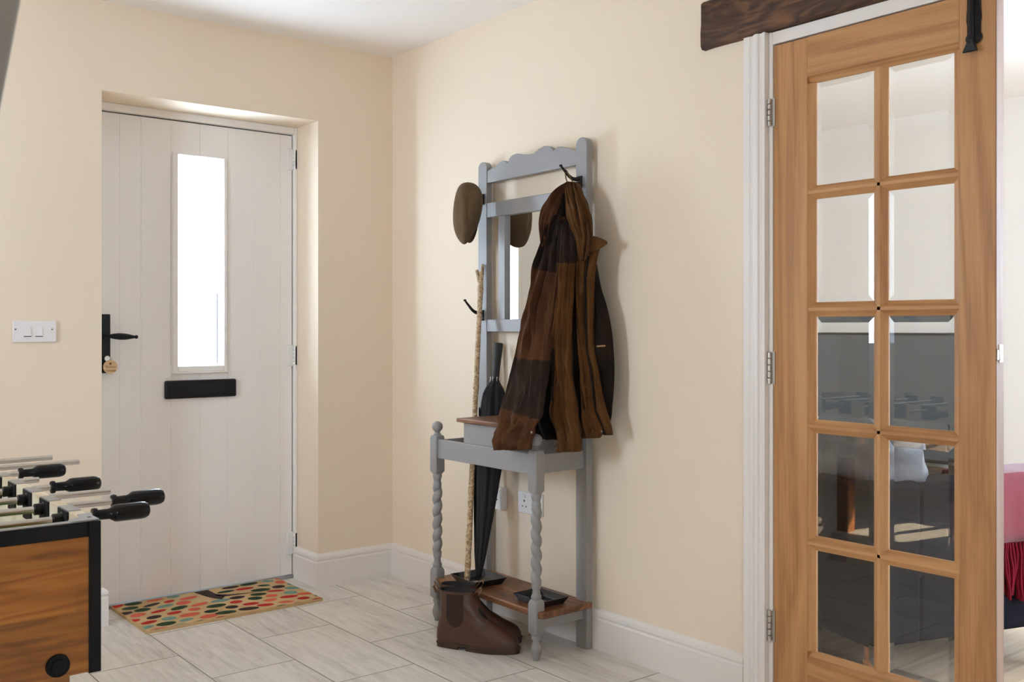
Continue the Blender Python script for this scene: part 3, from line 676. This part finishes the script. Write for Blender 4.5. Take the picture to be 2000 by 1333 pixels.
m = MB(); rings = []
cc = U0.lerp(U1, .70)-ux*.040
m.add([cc, cc-ux*.016+ax*.02, cc-ux*.012-ax*.03, cc-ux*.026-ax*.045, cc-ux*.02-ax*.06, cc-ax*.065]+[p+uy*.004 for p in [cc, cc-ux*.016+ax*.02, cc-ux*.012-ax*.03, cc-ux*.026-ax*.045, cc-ux*.02-ax*.06, cc-ax*.065]],
      [(0,1,2,3,4,5), (11,10,9,8,7,6)]+[(i, (i+1) % 6, 6+(i+1) % 6, 6+i) for i in range(6)])
obj('closing_strap', m, M['nylon'], UM)

# ------------------------------------------------------------------ flat cap
cap_o = [(912,355), (900,358), (893,368), (888,385), (885,405), (884,425), (885,442), (889,458), (895,469), (901,476), (907,479.5), (913,475), (921,464), (928,452), (934,440), (938,428), (942,410), (944,392), (942,377), (936,365), (926,357)]
cc = at(913, 414, 0, -.150); dep = (cc-CAM).dot(CF)
def dpt(px, py, d): return CAM + ray(px, py)*d
FC = thing('flat_cap', tuple(cc), 'olive tweed flat cap hanging on the hall stand', 'cap')
n = len(cap_o); rings = []
for k in range(13):
    a = PI/2*k/12; s = math.cos(a); f_ = math.sin(a)
    ring = []
    for (px, py) in cap_o:
        x, y = 913+(px-913)*s, 416+(py-416)*s
        ridge = .012*math.exp(-((x-(905+.02*(y-355)))/7)**2)*(1-f_*.3)*min(1, k/3)
        d = dep - .058*f_**.85 - ridge*1.3 - .007*noise.noise(Vector((x*.07, y*.035, 3)))
        ring.append(dpt(x, y, d))
    rings.append(ring)
back = []
for k in (1, 2, 3):
    s = 1-.035*k
    back.append([dpt(913+(px-913)*s, 416+(py-416)*s, dep+.014*k) for px, py in cap_o])
m = MB(); m.loft(back[::-1] + rings, cap0=False, cap1=True)
obj('crown', m, M['tweed'], FC, sharp=60, sub=1)
m = MB(); inn = [[dpt(913+(px-913)*s, 416+(py-416)*s, dep+d) for px, py in cap_o] for s, d in ((.895, .042), (.86, .030), (.80, -.01), (.4, -.03))]
m.loft(inn, cap0=False); obj('lining', m, M['capline'], FC, sharp=60)
m = MB(); rings = []
for i in range(13):
    u = i/12*2-1
    py = 440+22*(1-u*u); px = 914+20*u
    a = dpt(px, py-2, dep+.035); b_ = dpt(px+3*(1-u*u), py+13*(1-u*u), dep+.020)
    rings.append([a, b_, b_+CF*.003, a+CF*.003])
m.loft(rings); obj('peak', m, M['tweed'], FC, sharp=60)

# ------------------------------------------------------------------ elastic-sided boots
def smooth(t): t = max(0, min(1, t)); return t*t*(3-2*t)
def interp(tab, z):
    if z <= tab[0][0]: return tab[0][1]
    for (a, va), (b_, vb) in zip(tab[:-1], tab[1:]):
        if z <= b_: return va+(vb-va)*(z-a)/(b_-a)
    return tab[-1][1]
BL_ = .300
FRONT = [(.014, .302), (.024, .304), (.034, .303), (.044, .299), (.054, .291), (.064, .277), (.074, .256), (.084, .234), (.096, .212), (.110, .190), (.126, .170), (.145, .153), (.165, .143), (.185, .139), (.206, .139)]
BACK = [(.014, .000), (.03, -.005), (.06, -.004), (.09, .003), (.12, .010), (.16, .012), (.206, .008)]
def foot_half(s): return .030 + .017*smooth((s-.28)/.40) - .004*smooth((s-.80)/.2)
def boot_ring(z, off=0, n=56):
    xb, xf = interp(BACK, z)-off, interp(FRONT, z)+off; out = []
    kk = smooth((z-.045)/.07)
    for j in range(n):
        a = 2*PI*j/n; cx = math.cos(a); sn = math.sin(a)
        s = (1-cx)/2; x = xb+s*(xf-xb); hf = foot_half(x/BL_)
        h = hf*(1-kk)+.036*kk
        if z > .05: h *= 1-.22*smooth((z-.045)/.03)*smooth((x-.15)/.1)
        y = (abs(sn)**.72)*(1 if sn >= 0 else -1)*(h+off)
        y += .012*smooth((x/BL_-.4)/.5)*(-1)*(1-kk)*0
        wr = .0016*noise.noise(Vector((x*30, y*30, z*38)))
        out.append(Vector((x+wr, y+wr*1.5*(1 if sn > 0 else -1), z)))
    return out
def make_boot(p, q, label, mirror=1):
    p = Vector(p); d = (Vector(q)-p); d.z = 0; d.normalize()
    mt = Matrix(((d.x, -d.y*mirror, 0, p.x), (d.y, d.x*mirror, 0, p.y), (0, 0, 1, 0), (0, 0, 0, 1)))
    T = thing('boot', (p.x, p.y, 0), label, 'boot', 'brown boots on the floor under the hall stand')
    m = MB(); m.xf = mt; zs = [.016+.19*i/46 for i in range(47)]
    rings = [boot_ring(z) for z in zs]
    m.loft(rings, cap1=False)
    obj('upper', m, M['leather'], T, sharp=70)
    m = MB(); m.xf = mt
    m.loft([rings[-1], [v+Vector((0, 0, .002)) for v in boot_ring(.206, -.0015)], boot_ring(.204, -.0045), boot_ring(.16, -.006), boot_ring(.10, -.007)], cap0=False)
    obj('boot_lining', m, M['black_in'], T, sharp=70)
    m = MB(); m.xf = mt
    m.loft([[Vector((v.x, v.y, .0105)) for v in boot_ring(.016, .002)], [Vector((v.x, v.y, .013)) for v in boot_ring(.016, .0055)], [Vector((v.x, v.y, .019)) for v in boot_ring(.016, .0055)], [Vector((v.x, v.y, .021)) for v in boot_ring(.016, .002)]])
    r0 = boot_ring(.016, .003)
    fo = [(v.x, v.y) for v in r0 if v.x > .115]; he = [(v.x, v.y) for v in r0 if v.x < .088]
    fo = sorted([v for v in fo if v[1] >= 0])+sorted([v for v in fo if v[1] < 0], reverse=True)
    he = sorted([v for v in he if v[1] >= 0])+sorted([v for v in he if v[1] < 0], reverse=True)
    m.prism(fo, 2, .0, .012); m.prism(he, 2, 0, .013)
    obj('sole', m, M['sole'], T, bevel=.0015, sharp=50)
    for sg in (1, -1):
        m = MB(); m.xf = mt; grid = []
        for i in range(15):
            z = .080+.118*i/14; wz = .030*(1-max(0, 1-i/5)**2)**.5+.002; rg = boot_ring(z, .0012, 240); cx = .075
            row = []
            for k in range(9):
                tx_ = cx+wz*(k/4-1); v = min((v for v in rg if v.y*sg > 0), key=lambda v: abs(v.x-tx_)); row.append(v)
            grid.append(row)
        m.loft(grid, False, False, closed=False); obj('elastic_panel', m, M['elastic'], T, sharp=60)
    for x0, tilt in ((.006, -.012), (.139, .012)):
        m = MB(); m.xf = mt
        pts = [(x0-.002, -.0, .196), (x0+tilt*.9, 0, .212), (x0+tilt*1.6, 0, .222), (x0+tilt*2.1, 0, .212), (x0+tilt*1.2, 0, .190)]
        rg = [[Vector((x, -.007, z)), Vector((x, .007, z)), Vector((x+.0015, .007, z+.001)), Vector((x+.0015, -.007, z+.001))] for x, _, z in pts]
        m.loft(rg); obj('pull_tab', m, M['tan'], T)
    return T
make_boot((-.432, -1.010, 0), (-.252, -1.268, 0), 'worn brown elastic-sided boot in front, its side and heel in full view')
make_boot((-.388, -.952, 0), (-.172, -1.165, 0), 'brown boot half hidden behind the other boot', -1)

# ------------------------------------------------------------------ jacket on the upper hook
def cr(vals, t):                            # smooth interpolation along a list of numbers
    i = min(int(t), len(vals)-2); u = t-i
    p0, p1, p2, p3 = vals[max(i-1, 0)], vals[i], vals[i+1], vals[min(i+2, len(vals)-1)]
    return .5*((2*p1)+(-p0+p2)*u+(2*p0-5*p1+4*p2-p3)*u*u+(-p0+3*p1-3*p2+p3)*u**3)
def crk(py): return .5+1.1*smooth((py-800)/50)+.5*smooth((420-py)/40)
def garment(sec, th, n=72, per=11, fold=.006, ff=9, seed=0, matf=None, flat=.8, wav=1.0):
    """sec: (photo y, left x, left depth, right x, right depth); th: half thickness, or one per section"""
    th = th if isinstance(th, (list, tuple)) else [th]*len(sec)
    m = MB(); rings = []; N = (len(sec)-1)*per
    cols = list(zip(*sec))
    for i in range(N+1):
        t = i/per; py, lx, lX, rx, rX = [cr(c, t) for c in cols]; b_ = cr(th, t)
        A = at(lx, py, 0, lX); B = at(rx, py, 0, rX); c = (A+B)/2; u = (B-A)/2
        v = Vector((u.y, -u.x, 0)); v = v.normalized() if v.length > 1e-6 else Vector((-1, 0, 0))
        if v.dot(CF) > 0: v = -v
        ring = []
        for j in range(n):
            a = 2*PI*j/n; ca, sa = math.cos(a), math.sin(a)
            sa2 = abs(sa)**flat*(1 if sa >= 0 else -1)
            p = c+u*ca+v*b_*sa2
            q = Vector((ca*ff*.35+seed*3.1, sa*1.2, p.z*3.2*wav+seed))
            f1 = (3.2*(noise.noise(q)**2+.004)**.5-.75)*fold*1.0 + noise.noise(q*2.3+Vector((5, 1, 2)))*fold*.7 + (3*(noise.noise(Vector((ca*1.6+seed, sa*2, p.z*15+ca*1.5)))**2+.004)**.5-.7)*fold*.45*crk(py)
            p = p + v*f1*(abs(sa)**.5)*(1 if sa > 0 else -1)
            ring.append(p)
        rings.append(ring)
    m.loft(rings)
    if matf:
        nf = n
        for k in range(len(m.f)):
            i, j = divmod(k, nf)
            if i < N: m.m[k] = matf(i/N, 2*PI*(j+.5)/n, cr(cols[0], i/per))
    return m
jc = at(1115, 350, 0, -.11)
J = thing('jacket', tuple(jc), 'brown country jacket with dark elbow patches hanging on the upper hook', 'jacket')
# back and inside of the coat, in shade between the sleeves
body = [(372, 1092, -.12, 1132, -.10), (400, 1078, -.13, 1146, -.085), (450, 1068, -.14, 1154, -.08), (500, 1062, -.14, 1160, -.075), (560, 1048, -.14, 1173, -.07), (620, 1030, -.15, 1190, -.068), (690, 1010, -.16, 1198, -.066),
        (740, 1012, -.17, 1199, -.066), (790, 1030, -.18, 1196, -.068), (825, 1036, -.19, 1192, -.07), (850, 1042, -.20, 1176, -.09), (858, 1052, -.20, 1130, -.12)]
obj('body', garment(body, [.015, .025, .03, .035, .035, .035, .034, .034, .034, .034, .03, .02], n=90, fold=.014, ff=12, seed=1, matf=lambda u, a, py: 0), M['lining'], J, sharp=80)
sl = [(420, 1084, -.150, 1098, -.140), (436, 1074, -.162, 1101, -.148), (470, 1063, -.175, 1098, -.155), (520, 1047, -.185, 1094, -.165), (560, 1038, -.195, 1088, -.172), (610, 1029, -.21, 1083, -.187), (660, 1018, -.235, 1077, -.208), (710, 1008, -.265, 1070, -.240), (750, 1002, -.290, 1065, -.268),
      (785, 993, -.310, 1061, -.292), (812, 985, -.322, 1058, -.307), (832, 984, -.326, 1047, -.316), (846, 978, -.330, 1042, -.320), (862, 973, -.332, 1036, -.322), (879, 972, -.332, 1033, -.322)]
sm = lambda u, a, py: 1 if py < 528+5*math.cos(a) else (1 if 701+3*math.cos(a) < py < 806+13*math.cos(a) else 0)
slv = obj('sleeve', garment(sl, [.012, .018, .024, .028, .03, .034, .036, .037, .036, .035, .032, .027, .034, .030, .022], n=80, per=26, fold=.021, ff=8, seed=3, matf=sm), [M['brown2'], M['patch']], J, sharp=80)
sr = [(425, 1100, -.148, 1112, -.140), (440, 1096, -.155, 1120, -.140), (480, 1093, -.165, 1124, -.150), (515, 1093, -.172, 1123, -.155), (560, 1091, -.178, 1121, -.160), (620, 1085, -.185, 1117, -.165), (680, 1079, -.19, 1115, -.170), (735, 1081, -.195, 1118, -.175), (780, 1079, -.20, 1123, -.18),
      (806, 1077, -.205, 1125, -.182), (830, 1084, -.205, 1127, -.185), (850, 1092, -.205, 1130, -.188), (868, 1092, -.205, 1131, -.188), (883, 1091, -.203, 1130, -.188)]
sm2 = lambda u, a, py: 1 if (430 < py < 512) else (1 if (678 < py < 782 and math.cos(a) < -.55) else 0)
obj('sleeve', garment(sr, [.012, .016, .02, .022, .022, .024, .026, .028, .030, .029, .022, .022, .020, .018], n=72, fold=.016, ff=7, seed=8, matf=sm2), [M['brown'], M['patch']], J, sharp=80)
f1 = [(450, 1112, -.125, 1152, -.10), (490, 1116, -.13, 1150, -.11), (530, 1121, -.132, 1144, -.12), (590, 1126, -.134, 1142, -.125), (645, 1128, -.136, 1142, -.128), (713, 1133, -.137, 1151, -.128), (760, 1135, -.14, 1157, -.128), (803, 1135, -.142, 1163, -.125), (838, 1136, -.142, 1178, -.115), (856, 1139, -.14, 1170, -.12)]
obj('front_panel', garment(f1, .017, n=48, fold=.012, ff=6, seed=11), M['brown'], J, sharp=80)
f2 = [(470, 1150, -.105, 1176, -.085), (505, 1147, -.112, 1166, -.10), (545, 1145, -.115, 1161, -.105), (600, 1146, -.116, 1159, -.108), (650, 1147, -.117, 1159, -.108), (690, 1149, -.117, 1162, -.108), (720, 1156, -.116, 1168, -.106), (765, 1161, -.115, 1175, -.103), (803, 1164, -.113, 1184, -.098), (830, 1173, -.108, 1193, -.09), (850, 1181, -.102, 1197, -.088)]
obj('front_panel', garment(f2, .015, n=40, fold=.005, ff=5, seed=17), M['brown'], J, sharp=80)
m = MB(); m.tube([at(x, y, 0, X) for y, x, X in ((500, 1149, -.125), (545, 1143, -.128), (600, 1144, -.130), (650, 1144.5, -.130), (690, 1147, -.130), (720, 1153.5, -.130), (765, 1159, -.128), (803, 1163, -.124), (830, 1174, -.118), (850, 1181, -.112))], .0045, 8)
obj('zip', m, M['lining'], J)
# turned-down collar: two lobes under the loop and a flap standing out at the back of the neck
c1 = [(357, 1108, -.115, 1122, -.105), (366, 1094, -.125, 1116, -.11), (380, 1080, -.14, 1104, -.125), (400, 1067, -.155, 1094, -.14), (425, 1059, -.165, 1086, -.15), (450, 1057, -.172, 1079, -.158), (470, 1060, -.175, 1078, -.165), (486, 1062, -.176, 1069, -.17)]
cl = obj('collar', garment(c1, [.014, .02, .024, .026, .026, .024, .02, .012], n=64, fold=.017, ff=6, seed=23), M['brown2'], J, sharp=80)
c2 = [(356, 1110, -.112, 1126, -.10), (366, 1106, -.122, 1134, -.10), (385, 1104, -.14, 1142, -.10), (405, 1105, -.15, 1149, -.10), (425, 1107, -.155, 1156, -.10), (445, 1113, -.155, 1158, -.10), (462, 1122, -.15, 1158, -.105), (485, 1126, -.145, 1156, -.11), (510, 1128, -.14, 1150, -.115)]
obj('collar', garment(c2, [.012, .02, .026, .03, .032, .032, .03, .026, .014], n=64, fold=.017, ff=6, seed=29), M['brown'], J, sharp=80)
m = MB(); rings = []
for i in range(15):
    u = i/14; x = 1130+57*u; yt = 462-4*math.sin(PI*u)+10*u*u; yb = 500-19*u+6*math.sin(PI*u*1.2); X = -.135+.045*u
    a, b_ = at(x, yt, 0, X), at(x-8*(1-u), yb, 0, X-.004)
    k = .010*(1-.5*u); o_ = Vector((-.8, -.6, 0))
    rings.append([a-o_*k*.3, a+o_*k*.5, a.lerp(b_, .4)+o_*k*1.5, b_+o_*k*.8, b_-o_*k*.4, a.lerp(b_, .5)-o_*k*.2])
m.loft(rings); obj('collar_flap', m, M['brown'], J, sharp=60, sub=1)
m = MB(); e = Vector((-.106, -1.336, 1.7025))
a, b_ = at(1109, 360, 0, -.112), at(1121, 360, 0, -.105)
m.tube([a, a.lerp(e, .5)+CR*-.003, e+Vector((0, 0, .006))-CR*.003, e+Vector((0, 0, .008)), e+Vector((0, 0, .006))+CR*.003, b_.lerp(e, .5)+CR*.003, b_], .0022, 8)
obj('hanging_loop', m, cloth('loop_cord', lin((88,70,34)), lin((126,104,56))), J)
for px, py, X in ((1060, 847, -.372), (1175, 845, -.136)):
    q = at(px if px > 1100 else 1038, py-2, 0, X+.01); m = MB(); m.lathe([(.0001, -.002), (.004, -.0015), (.0045, .001), (.0001, .0015)], tuple(q), 12, 'x'); obj('press_stud', m, M['screw'], J)
m = MB(); a, b_ = at(1166, 677, 0, -.118), at(1182, 676, 0, -.108); m.tube([a, b_], .0028, 8); obj('zip_pull', m, plain('tan_pull', lin((150,112,78)), .5), J)

# ------------------------------------------------------------------ table football
TX, TY, TYB, TZ, TB = -1.907, -2.033, -.690, .785, .500; TXL = -2.55; bw = .022
TF = thing('football_table', ((TX+TXL)/2, (TY+TYB)/2, 0), 'wooden football table with black handles beside the front door', 'football table')
pine = wood('orange_pine_boards', [lin((112,62,16)), lin((142,85,25)), lin((160,102,36))], 0, rough=.4, fine=40, broad=14, warp=1.2, stretch=.10, bump=.05, coat=.2, plank=(2, .044, .42, .22))
palew = wood('pale_rail_wood', [lin((190,168,134)), lin((214,196,164)), lin((226,212,186))], 1, rough=.4, fine=60)
edge = plain('black_edging', (.006, .006, .006), .5, spec=.2); metalp = plain('metal_strip', (.34, .33, .32), .4, metal=.7)
chrome = plain('chrome_rod', (.62, .60, .56), .22, metal=1); grip = plain('black_grip', (.005, .004, .004), .25, spec=.25)
obj('end_panel', MB().box(TXL, TX-.020, TY, TY+bw, TB, TZ-.029), pine, TF, bevel=.001)
obj('end_panel', MB().box(TXL, TX-.020, TYB-bw, TYB, TB, TZ-.002), pine, TF, bevel=.001)
obj('edge_band', MB().box(TXL, TX-.022, TY-.002, TY+bw, TZ-.029, TZ-.0015), edge, TF, bevel=.001)
obj('top_strip', MB().box(TXL, TX-.018, TY+.001, TY+bw-.002, TZ-.001, TZ+.0006), metalp, TF)
m = MB(); m.box(TX-.021, TX+.001, TY-.003, TY+.045, TB-.002, TZ-.001)
obj('corner_post', m, edge, TF, bevel=.0015)
m = MB(); m.prism([(TX-.052, TY+.001), (TX-.002, TY+.001), (TX-.002, TY+.075), (TX-.022, TY+.075), (TX-.024, TY+.050), (TX-.034, TY+.034), (TX-.052, TY+.023)], 2, TZ-.0005, TZ+.0022)
cpn = obj('corner_plate', m, metalp, TF, bevel=.0006)
m = MB(); m.lathe([(.0001, .0032), (.0035, .0030), (.004, .0022)], (TX-.012, TY+.028, TZ), 12); obj('screw', m, M['slot'], cpn)
ROD = [-1.865+.147*i for i in range(8)]; RZ = .764
for xo in (TX-bw, TXL):
    m = MB(); m.box(xo, xo+bw, TY+bw, TYB-bw, TB, RZ-.016); ys = [TY+bw]+[v for r_ in ROD for v in (r_-.036, r_+.036)]+[TYB-bw]
    for a, c in zip(ys[::2], ys[1::2]): m.box(xo, xo+bw, a, c, RZ-.016, TZ-.001)
    obj('side_panel', m, palew, TF, bevel=.001)
    for r_ in ROD:
        m = MB(); m.box(xo-.003, xo+bw+.001, r_-.036, r_+.036, RZ-.045, TZ-.002); bb = obj('bearing', m, edge, TF)
        obj('bearing_cover', MB().box(xo-.001, xo+bw+.001, r_-.037, r_+.037, TZ-.002, TZ+.0005), metalp, bb)
obj('playfield', MB().box(TXL+bw, TX-bw, TY+bw, TYB-bw, .655, .668), plain('green_pitch', lin((84,92,38)), .45), TF)
m = MB()
for a in (TXL+.02, TX-.11):
    pass
for xx in (TXL+.03, TX-.115):
    for yy in (TY+.035, TYB-.105):
        obj('leg', MB().box(xx, xx+.07, yy, yy+.07, 0, TB+.004), pine, TF, bevel=.003)
m = MB(); m.lathe([(.0001, -.010), (.012, -.010), (.014, -.006), (.0205, -.006), (.0215, 0), (.0205, .001)], (TX-.076, TY, .524), 28, 'y'); obj('end_cap', m, edge, TF)
hx = {0: -1.875, 1: -1.792, 3: -1.846, 5: -1.852}; ex = {2: -1.751, 4: -1.837, 6: -1.660, 7: -1.696}
for i, y in enumerate(ROD):
    x1 = hx[i]+.03 if i in hx else ex[i]
    x0 = TXL-.13 if i in hx else TXL-.26
    m = MB(); m.lathe([(.0065, x0), (.0075, x0+.001), (.0075, x1-.001), (.0065, x1)], (0, y, RZ), 16, 'x'); rod = obj('rod', m, chrome, TF)
    for xx in (TX-bw-.001, TXL+bw+.022):
        m = MB(); m.lathe([(.0085, xx-.022), (.0125, xx-.020), (.0125, xx-.004), (.0150, xx-.003), (.0150, xx), (.0085, xx)], (0, y, RZ), 16, 'x'); obj('bumper', m, grip, rod)
    sgn, h0 = (1, hx[i]) if i in hx else (-1, TXL-.13)
    m = MB(); rings = []
    for u, r in ((0, .010), (.001, .0145), (.005, .0155), (.010, .0145), (.012, .0105), (.034, .0110), (.040, .0140), (.045, .0172), (.050, .0180), (.100, .0180), (.108, .0168), (.114, .0135), (.117, .008), (.118, .001)):
        ring = []
        for j in range(36):
            a = 2*PI*j/36; g = 1-.05*(j % 3 == 0)*(1 if .046 < u < .109 else 0); ring.append((h0+sgn*u, y+r*g*math.cos(a), RZ+r*g*math.sin(a)))
        rings.append(ring)
    m.loft(rings); obj('handle', m, grip, rod, sharp=28)

# ------------------------------------------------------------------ stair string at the left edge of the view
sp = plain('grey_stair_paint', lin((132,126,118)), .5)
q = Vector((-2.300, -3.187, 1.396)); dy, dz = .072, -.074
m = MB(); a = (q.y-dy*14.1, q.z-dz*14.1); k = (q.y+dy*16.0, q.z+dz*16.0); w = .30
m.prism([(a[0], H-.001), (a[0]+.36, H-.001) if False else (a[0]+.0, H-.001), (q.y-dy*(H-.001-q.z)/(-dz), H-.001), (k[0], k[1]), (k[0], k[1]+w)] if False else
        [(q.y-dy*(H-.001-q.z)/(-dz), H-.001), (k[0], k[1]), (k[0], k[1]+w), (q.y-dy*(H-.001-w-q.z)/(-dz), H-.001)], 0, -2.340, -2.300)
SS = thing('staircase', (-2.32, k[0], 0), kind='structure')
obj('stair_string', m, sp, SS, bevel=.003)
obj('newel_post', MB().box(-2.365, -2.275, k[0]-.045, k[0]+.045, 0, 1.05), sp, SS, bevel=.004)

# ------------------------------------------------------------------ living room: sofa, throw, television
c0 = Vector((.245, -2.322, 0)); th = math.radians(-18)
XM = Matrix.Translation(c0) @ Matrix.Rotation(th, 4, 'Z')          # x along the arm end, y along the back
navy = cloth('navy_upholstery', lin((13,13,19)), lin((20,20,28)), scale=350, sheen=0)
dk = plain('dark_grey_leather', lin((70,73,80)), .36, noise_amt=.2, nscale=14, bump=.6, bscale=26)
SF = thing('sofa', tuple(c0), 'dark upholstered sofa behind the glazed oak door', 'sofa')
def sbox(*a):
    m = MB(); m.xf = XM; m.box(*a); return m
LS, DS = 1.75, 1.12
obj('back', sbox(0, .20, 0, LS, .175, .675), navy, SF, bevel=.02, seg=4)
obj('arm', sbox(.18, DS, 0, .17, .175, .668), navy, SF, bevel=.025, seg=4)
obj('arm', sbox(.18, DS, LS-.17, LS, .175, .668), navy, SF, bevel=.025, seg=4)
obj('seat_base', sbox(.18, DS-.02, .16, LS-.16, .185, .34), navy, SF, bevel=.02, seg=3)
def cushion(x0, x1, y0, y1, z0, z1, seed):
    m = MB(); m.xf = XM; rings = []; N = 18
    for i in range(N+1):
        u = -1+2*i/N; k = max(.02, (1-abs(u)**5))**.5; ring = []
        for j in range(48):
            a = 2*PI*j/48; ca, sa = math.cos(a), math.sin(a); sq = lambda c: abs(c)**.45*(1 if c > 0 else -1)
            p = Vector(((x0+x1)/2+(x1-x0)/2*sq(ca)*(.82+.18*k), (y0+y1)/2+(y1-y0)/2*sq(sa)*(.9+.1*k), (z0+z1)/2+(z1-z0)/2*u*(1)))
            p += Vector((ca, sa, u*.5))*(noise.noise(p*12+Vector((seed, 0, 0)))*.014 + .010*(1-4*abs(noise.noise(Vector((p.x*9, p.y*26, p.z*9+seed))))))
            ring.append(p)
        rings.append(ring)
    m.loft(rings); return m
obj('back_cushion', cushion(.03, .30, .03, LS/2-.01, .64, .825, 1), dk, SF, sharp=80)
obj('back_cushion', cushion(.03, .30, LS/2+.01, LS-.03, .64, .825, 2), dk, SF, sharp=80)
obj('seat_cushion', cushion(.20, DS, .18, LS/2-.005, .33, .48, 3), navy, SF, sharp=80)
obj('seat_cushion', cushion(.20, DS, LS/2+.005, LS-.18, .33, .48, 4), navy, SF, sharp=80)
legw = wood('sofa_leg_wood', [lin((98,64,38)), lin((138,96,60)), lin((160,116,78))], 2, rough=.4)
for x, y in ((.05, .05), (.05, LS-.05), (DS-.34, .06), (DS-.34, LS-.06)):
    m = MB(); m.xf = XM; dx = .0 if x < .2 else .05
    m.loft([[Vector((x+dx+r*math.cos(a), y+r*math.sin(a), z)) for a in [2*PI*j/16 for j in range(16)]] if False else [Vector((x+(dx if z == 0 else 0)+r*math.cos(a), y+r*math.sin(a), z)) for a in [2*PI*j/16 for j in range(16)]] for z, r in ((0, .014), (.18, .026))])
    obj('leg', m, legw, SF)
# throw over the arm
def herringbone(name, ca, cb):
    m, nt, b = newmat(name); L = nt.links.new; tc = nt.nodes.new('ShaderNodeTexCoord'); sp_ = nt.nodes.new('ShaderNodeSeparateXYZ'); L(tc.outputs['UV'], sp_.inputs[0])
    px = nt.nodes.new('ShaderNodeMath'); px.operation = 'PINGPONG'; px.inputs[1].default_value = .012; L(sp_.outputs[0], px.inputs[0])
    ad = nt.nodes.new('ShaderNodeMath'); ad.operation = 'ADD'; L(px.outputs[0], ad.inputs[0]); L(sp_.outputs[1], ad.inputs[1])
    mu = nt.nodes.new('ShaderNodeMath'); mu.operation = 'PINGPONG'; mu.inputs[1].default_value = .003; L(ad.outputs[0], mu.inputs[0])
    mr = nt.nodes.new('ShaderNodeMapRange'); mr.inputs[1].default_value = .0008; mr.inputs[2].default_value = .0024; L(mu.outputs[0], mr.inputs[0])
    nz = nt.nodes.new('ShaderNodeTexNoise'); nz.inputs['Scale'].default_value = 500; L(tc.outputs['UV'], nz.inputs['Vector'])
    mm = nt.nodes.new('ShaderNodeMath'); mm.operation = 'MULTIPLY'; L(mr.outputs[0], mm.inputs[0]); L(nz.outputs['Fac'], mm.inputs[1])
    mx = nt.nodes.new('ShaderNodeMix'); mx.data_type = 'RGBA'; mx.inputs[6].default_value = (*ca, 1); mx.inputs[7].default_value = (*cb, 1); L(mm.outputs[0], mx.inputs[0]); L(mx.outputs[2], b.inputs['Base Color'])
    b.inputs['Roughness'].default_value = .95; b.inputs['Sheen Weight'].default_value = .2
    return m
red = herringbone('red_herringbone', lin((84,2,18)), lin((140,66,80)))
pth = [(.30, .17+.02, .45), (0, .17+.012, .660)]
prof = [(.182, .40), (.180, .55), (.178, .655), (.168, .676), (.085, .682), (.004, .678), (-.008, .660), (-.010, .60), (-.012, .52), (-.011, .455)]
m = MB(); m.xf = XM; rows = []; uvs = []; acc = 0; last = None
xs = [.44+.60*i/40 for i in range(41)]
for (y, z) in prof:
    if last: acc += math.hypot(y-last[0], z-last[1])
    last = (y, z)
    rows.append([Vector((x, y+(.004*math.sin(x*60)*max(0, (.66-z))*3 if y < 0 else 0), z+.001*math.sin(x*35))) for x in xs]); uvs.append([(x, acc) for x in xs])
nn = len(xs); m.add([p for r_ in rows for p in r_], [(i*nn+j, i*nn+j+1, (i+1)*nn+j+1, (i+1)*nn+j) for i in range(len(rows)-1) for j in range(nn-1)])
TH = thing('throw', tuple(XM @ Vector((.48, 0, .68))), 'red herringbone throw with long fringe over the sofa arm', 'throw')
to = obj('cloth', m, red, TH)
uvl = to.data.uv_layers.new(name='weave'); flat_uv = [p for r_ in uvs for p in r_]
for lp_ in to.data.loops: uvl.data[lp_.index].uv = flat_uv[lp_.vertex_index]
sd = to.modifiers.new('thickness', 'SOLIDIFY'); sd.thickness = .006; sd.offset = 1
m = MB(); m.xf = XM; rr = random.Random(3)
for row_ in range(2):
    x = .445+row_*.006
    while x < 1.035:
        l = rr.uniform(.150, .195); y0 = -.013-row_*.008; dxx = rr.uniform(-.012, .012); dyy = rr.uniform(-.012, .004)
        pts = [(x+dxx*u*u+.003*math.sin(u*7+x*90), y0+dyy*u+.004*math.sin(u*5+x*50), .465-l*u) for u in (0, .25, .5, .75, 1)]
        m.tube(pts, [.0045, .0055, .0058, .0058, .0048], 6); x += .0115
fr = obj('fringe', m, cloth('crimson_yarn', lin((66,2,14)), lin((104,8,28)), scale=700), TH); fr['kind'] = 'stuff'
# television on a low stand against the far wall
TV = thing('television', (3.0, -.45, .31), 'large flat black television seen through the glazed oak door', 'television')
obj('casing', MB().box(3.03, 3.075, -1.115, .215, .365, 1.118), plain('tv_casing', (.02, .02, .022), .4), TV, bevel=.004)
obj('screen', MB().box(3.026, 3.031, -1.100, .200, .385, 1.103), plain('tv_glass', (.085, .105, .125), .25, coat=.5), TV)
obj('foot', MB().box(2.93, 3.085, -.75, -.15, .3405, .352), plain('tv_foot', (.03, .03, .03), .3), TV, bevel=.003)
obj('neck', MB().box(3.03, 3.06, -.52, -.38, .348, .42), plain('tv_neck', (.03, .03, .03), .3), TV)
UT = thing('media_unit', (2.9, -.45, 0), 'low dark wooden unit under the television', 'media unit')
dwood = wood('dark_unit_wood', [lin((40,30,26)), lin((62,48,40)), lin((82,64,52))], 1, rough=.5)
m = MB(); m.box(2.72, 3.075, -1.25, .35, .06, .34); obj('carcass', m, dwood, UT, bevel=.004)
for y in (-1.235, -.70, -.165): obj('drawer', MB().box(2.702, 2.722, y, y+.50, .08, .325), dwood, UT, bevel=.003)
for y in (-1.2, .25): obj('plinth', MB().box(2.76, 3.05, y, y+.05, 0, .062), dwood, UT)
for o in list(bpy.data.objects):
    if '_w' in o: del o['_w']
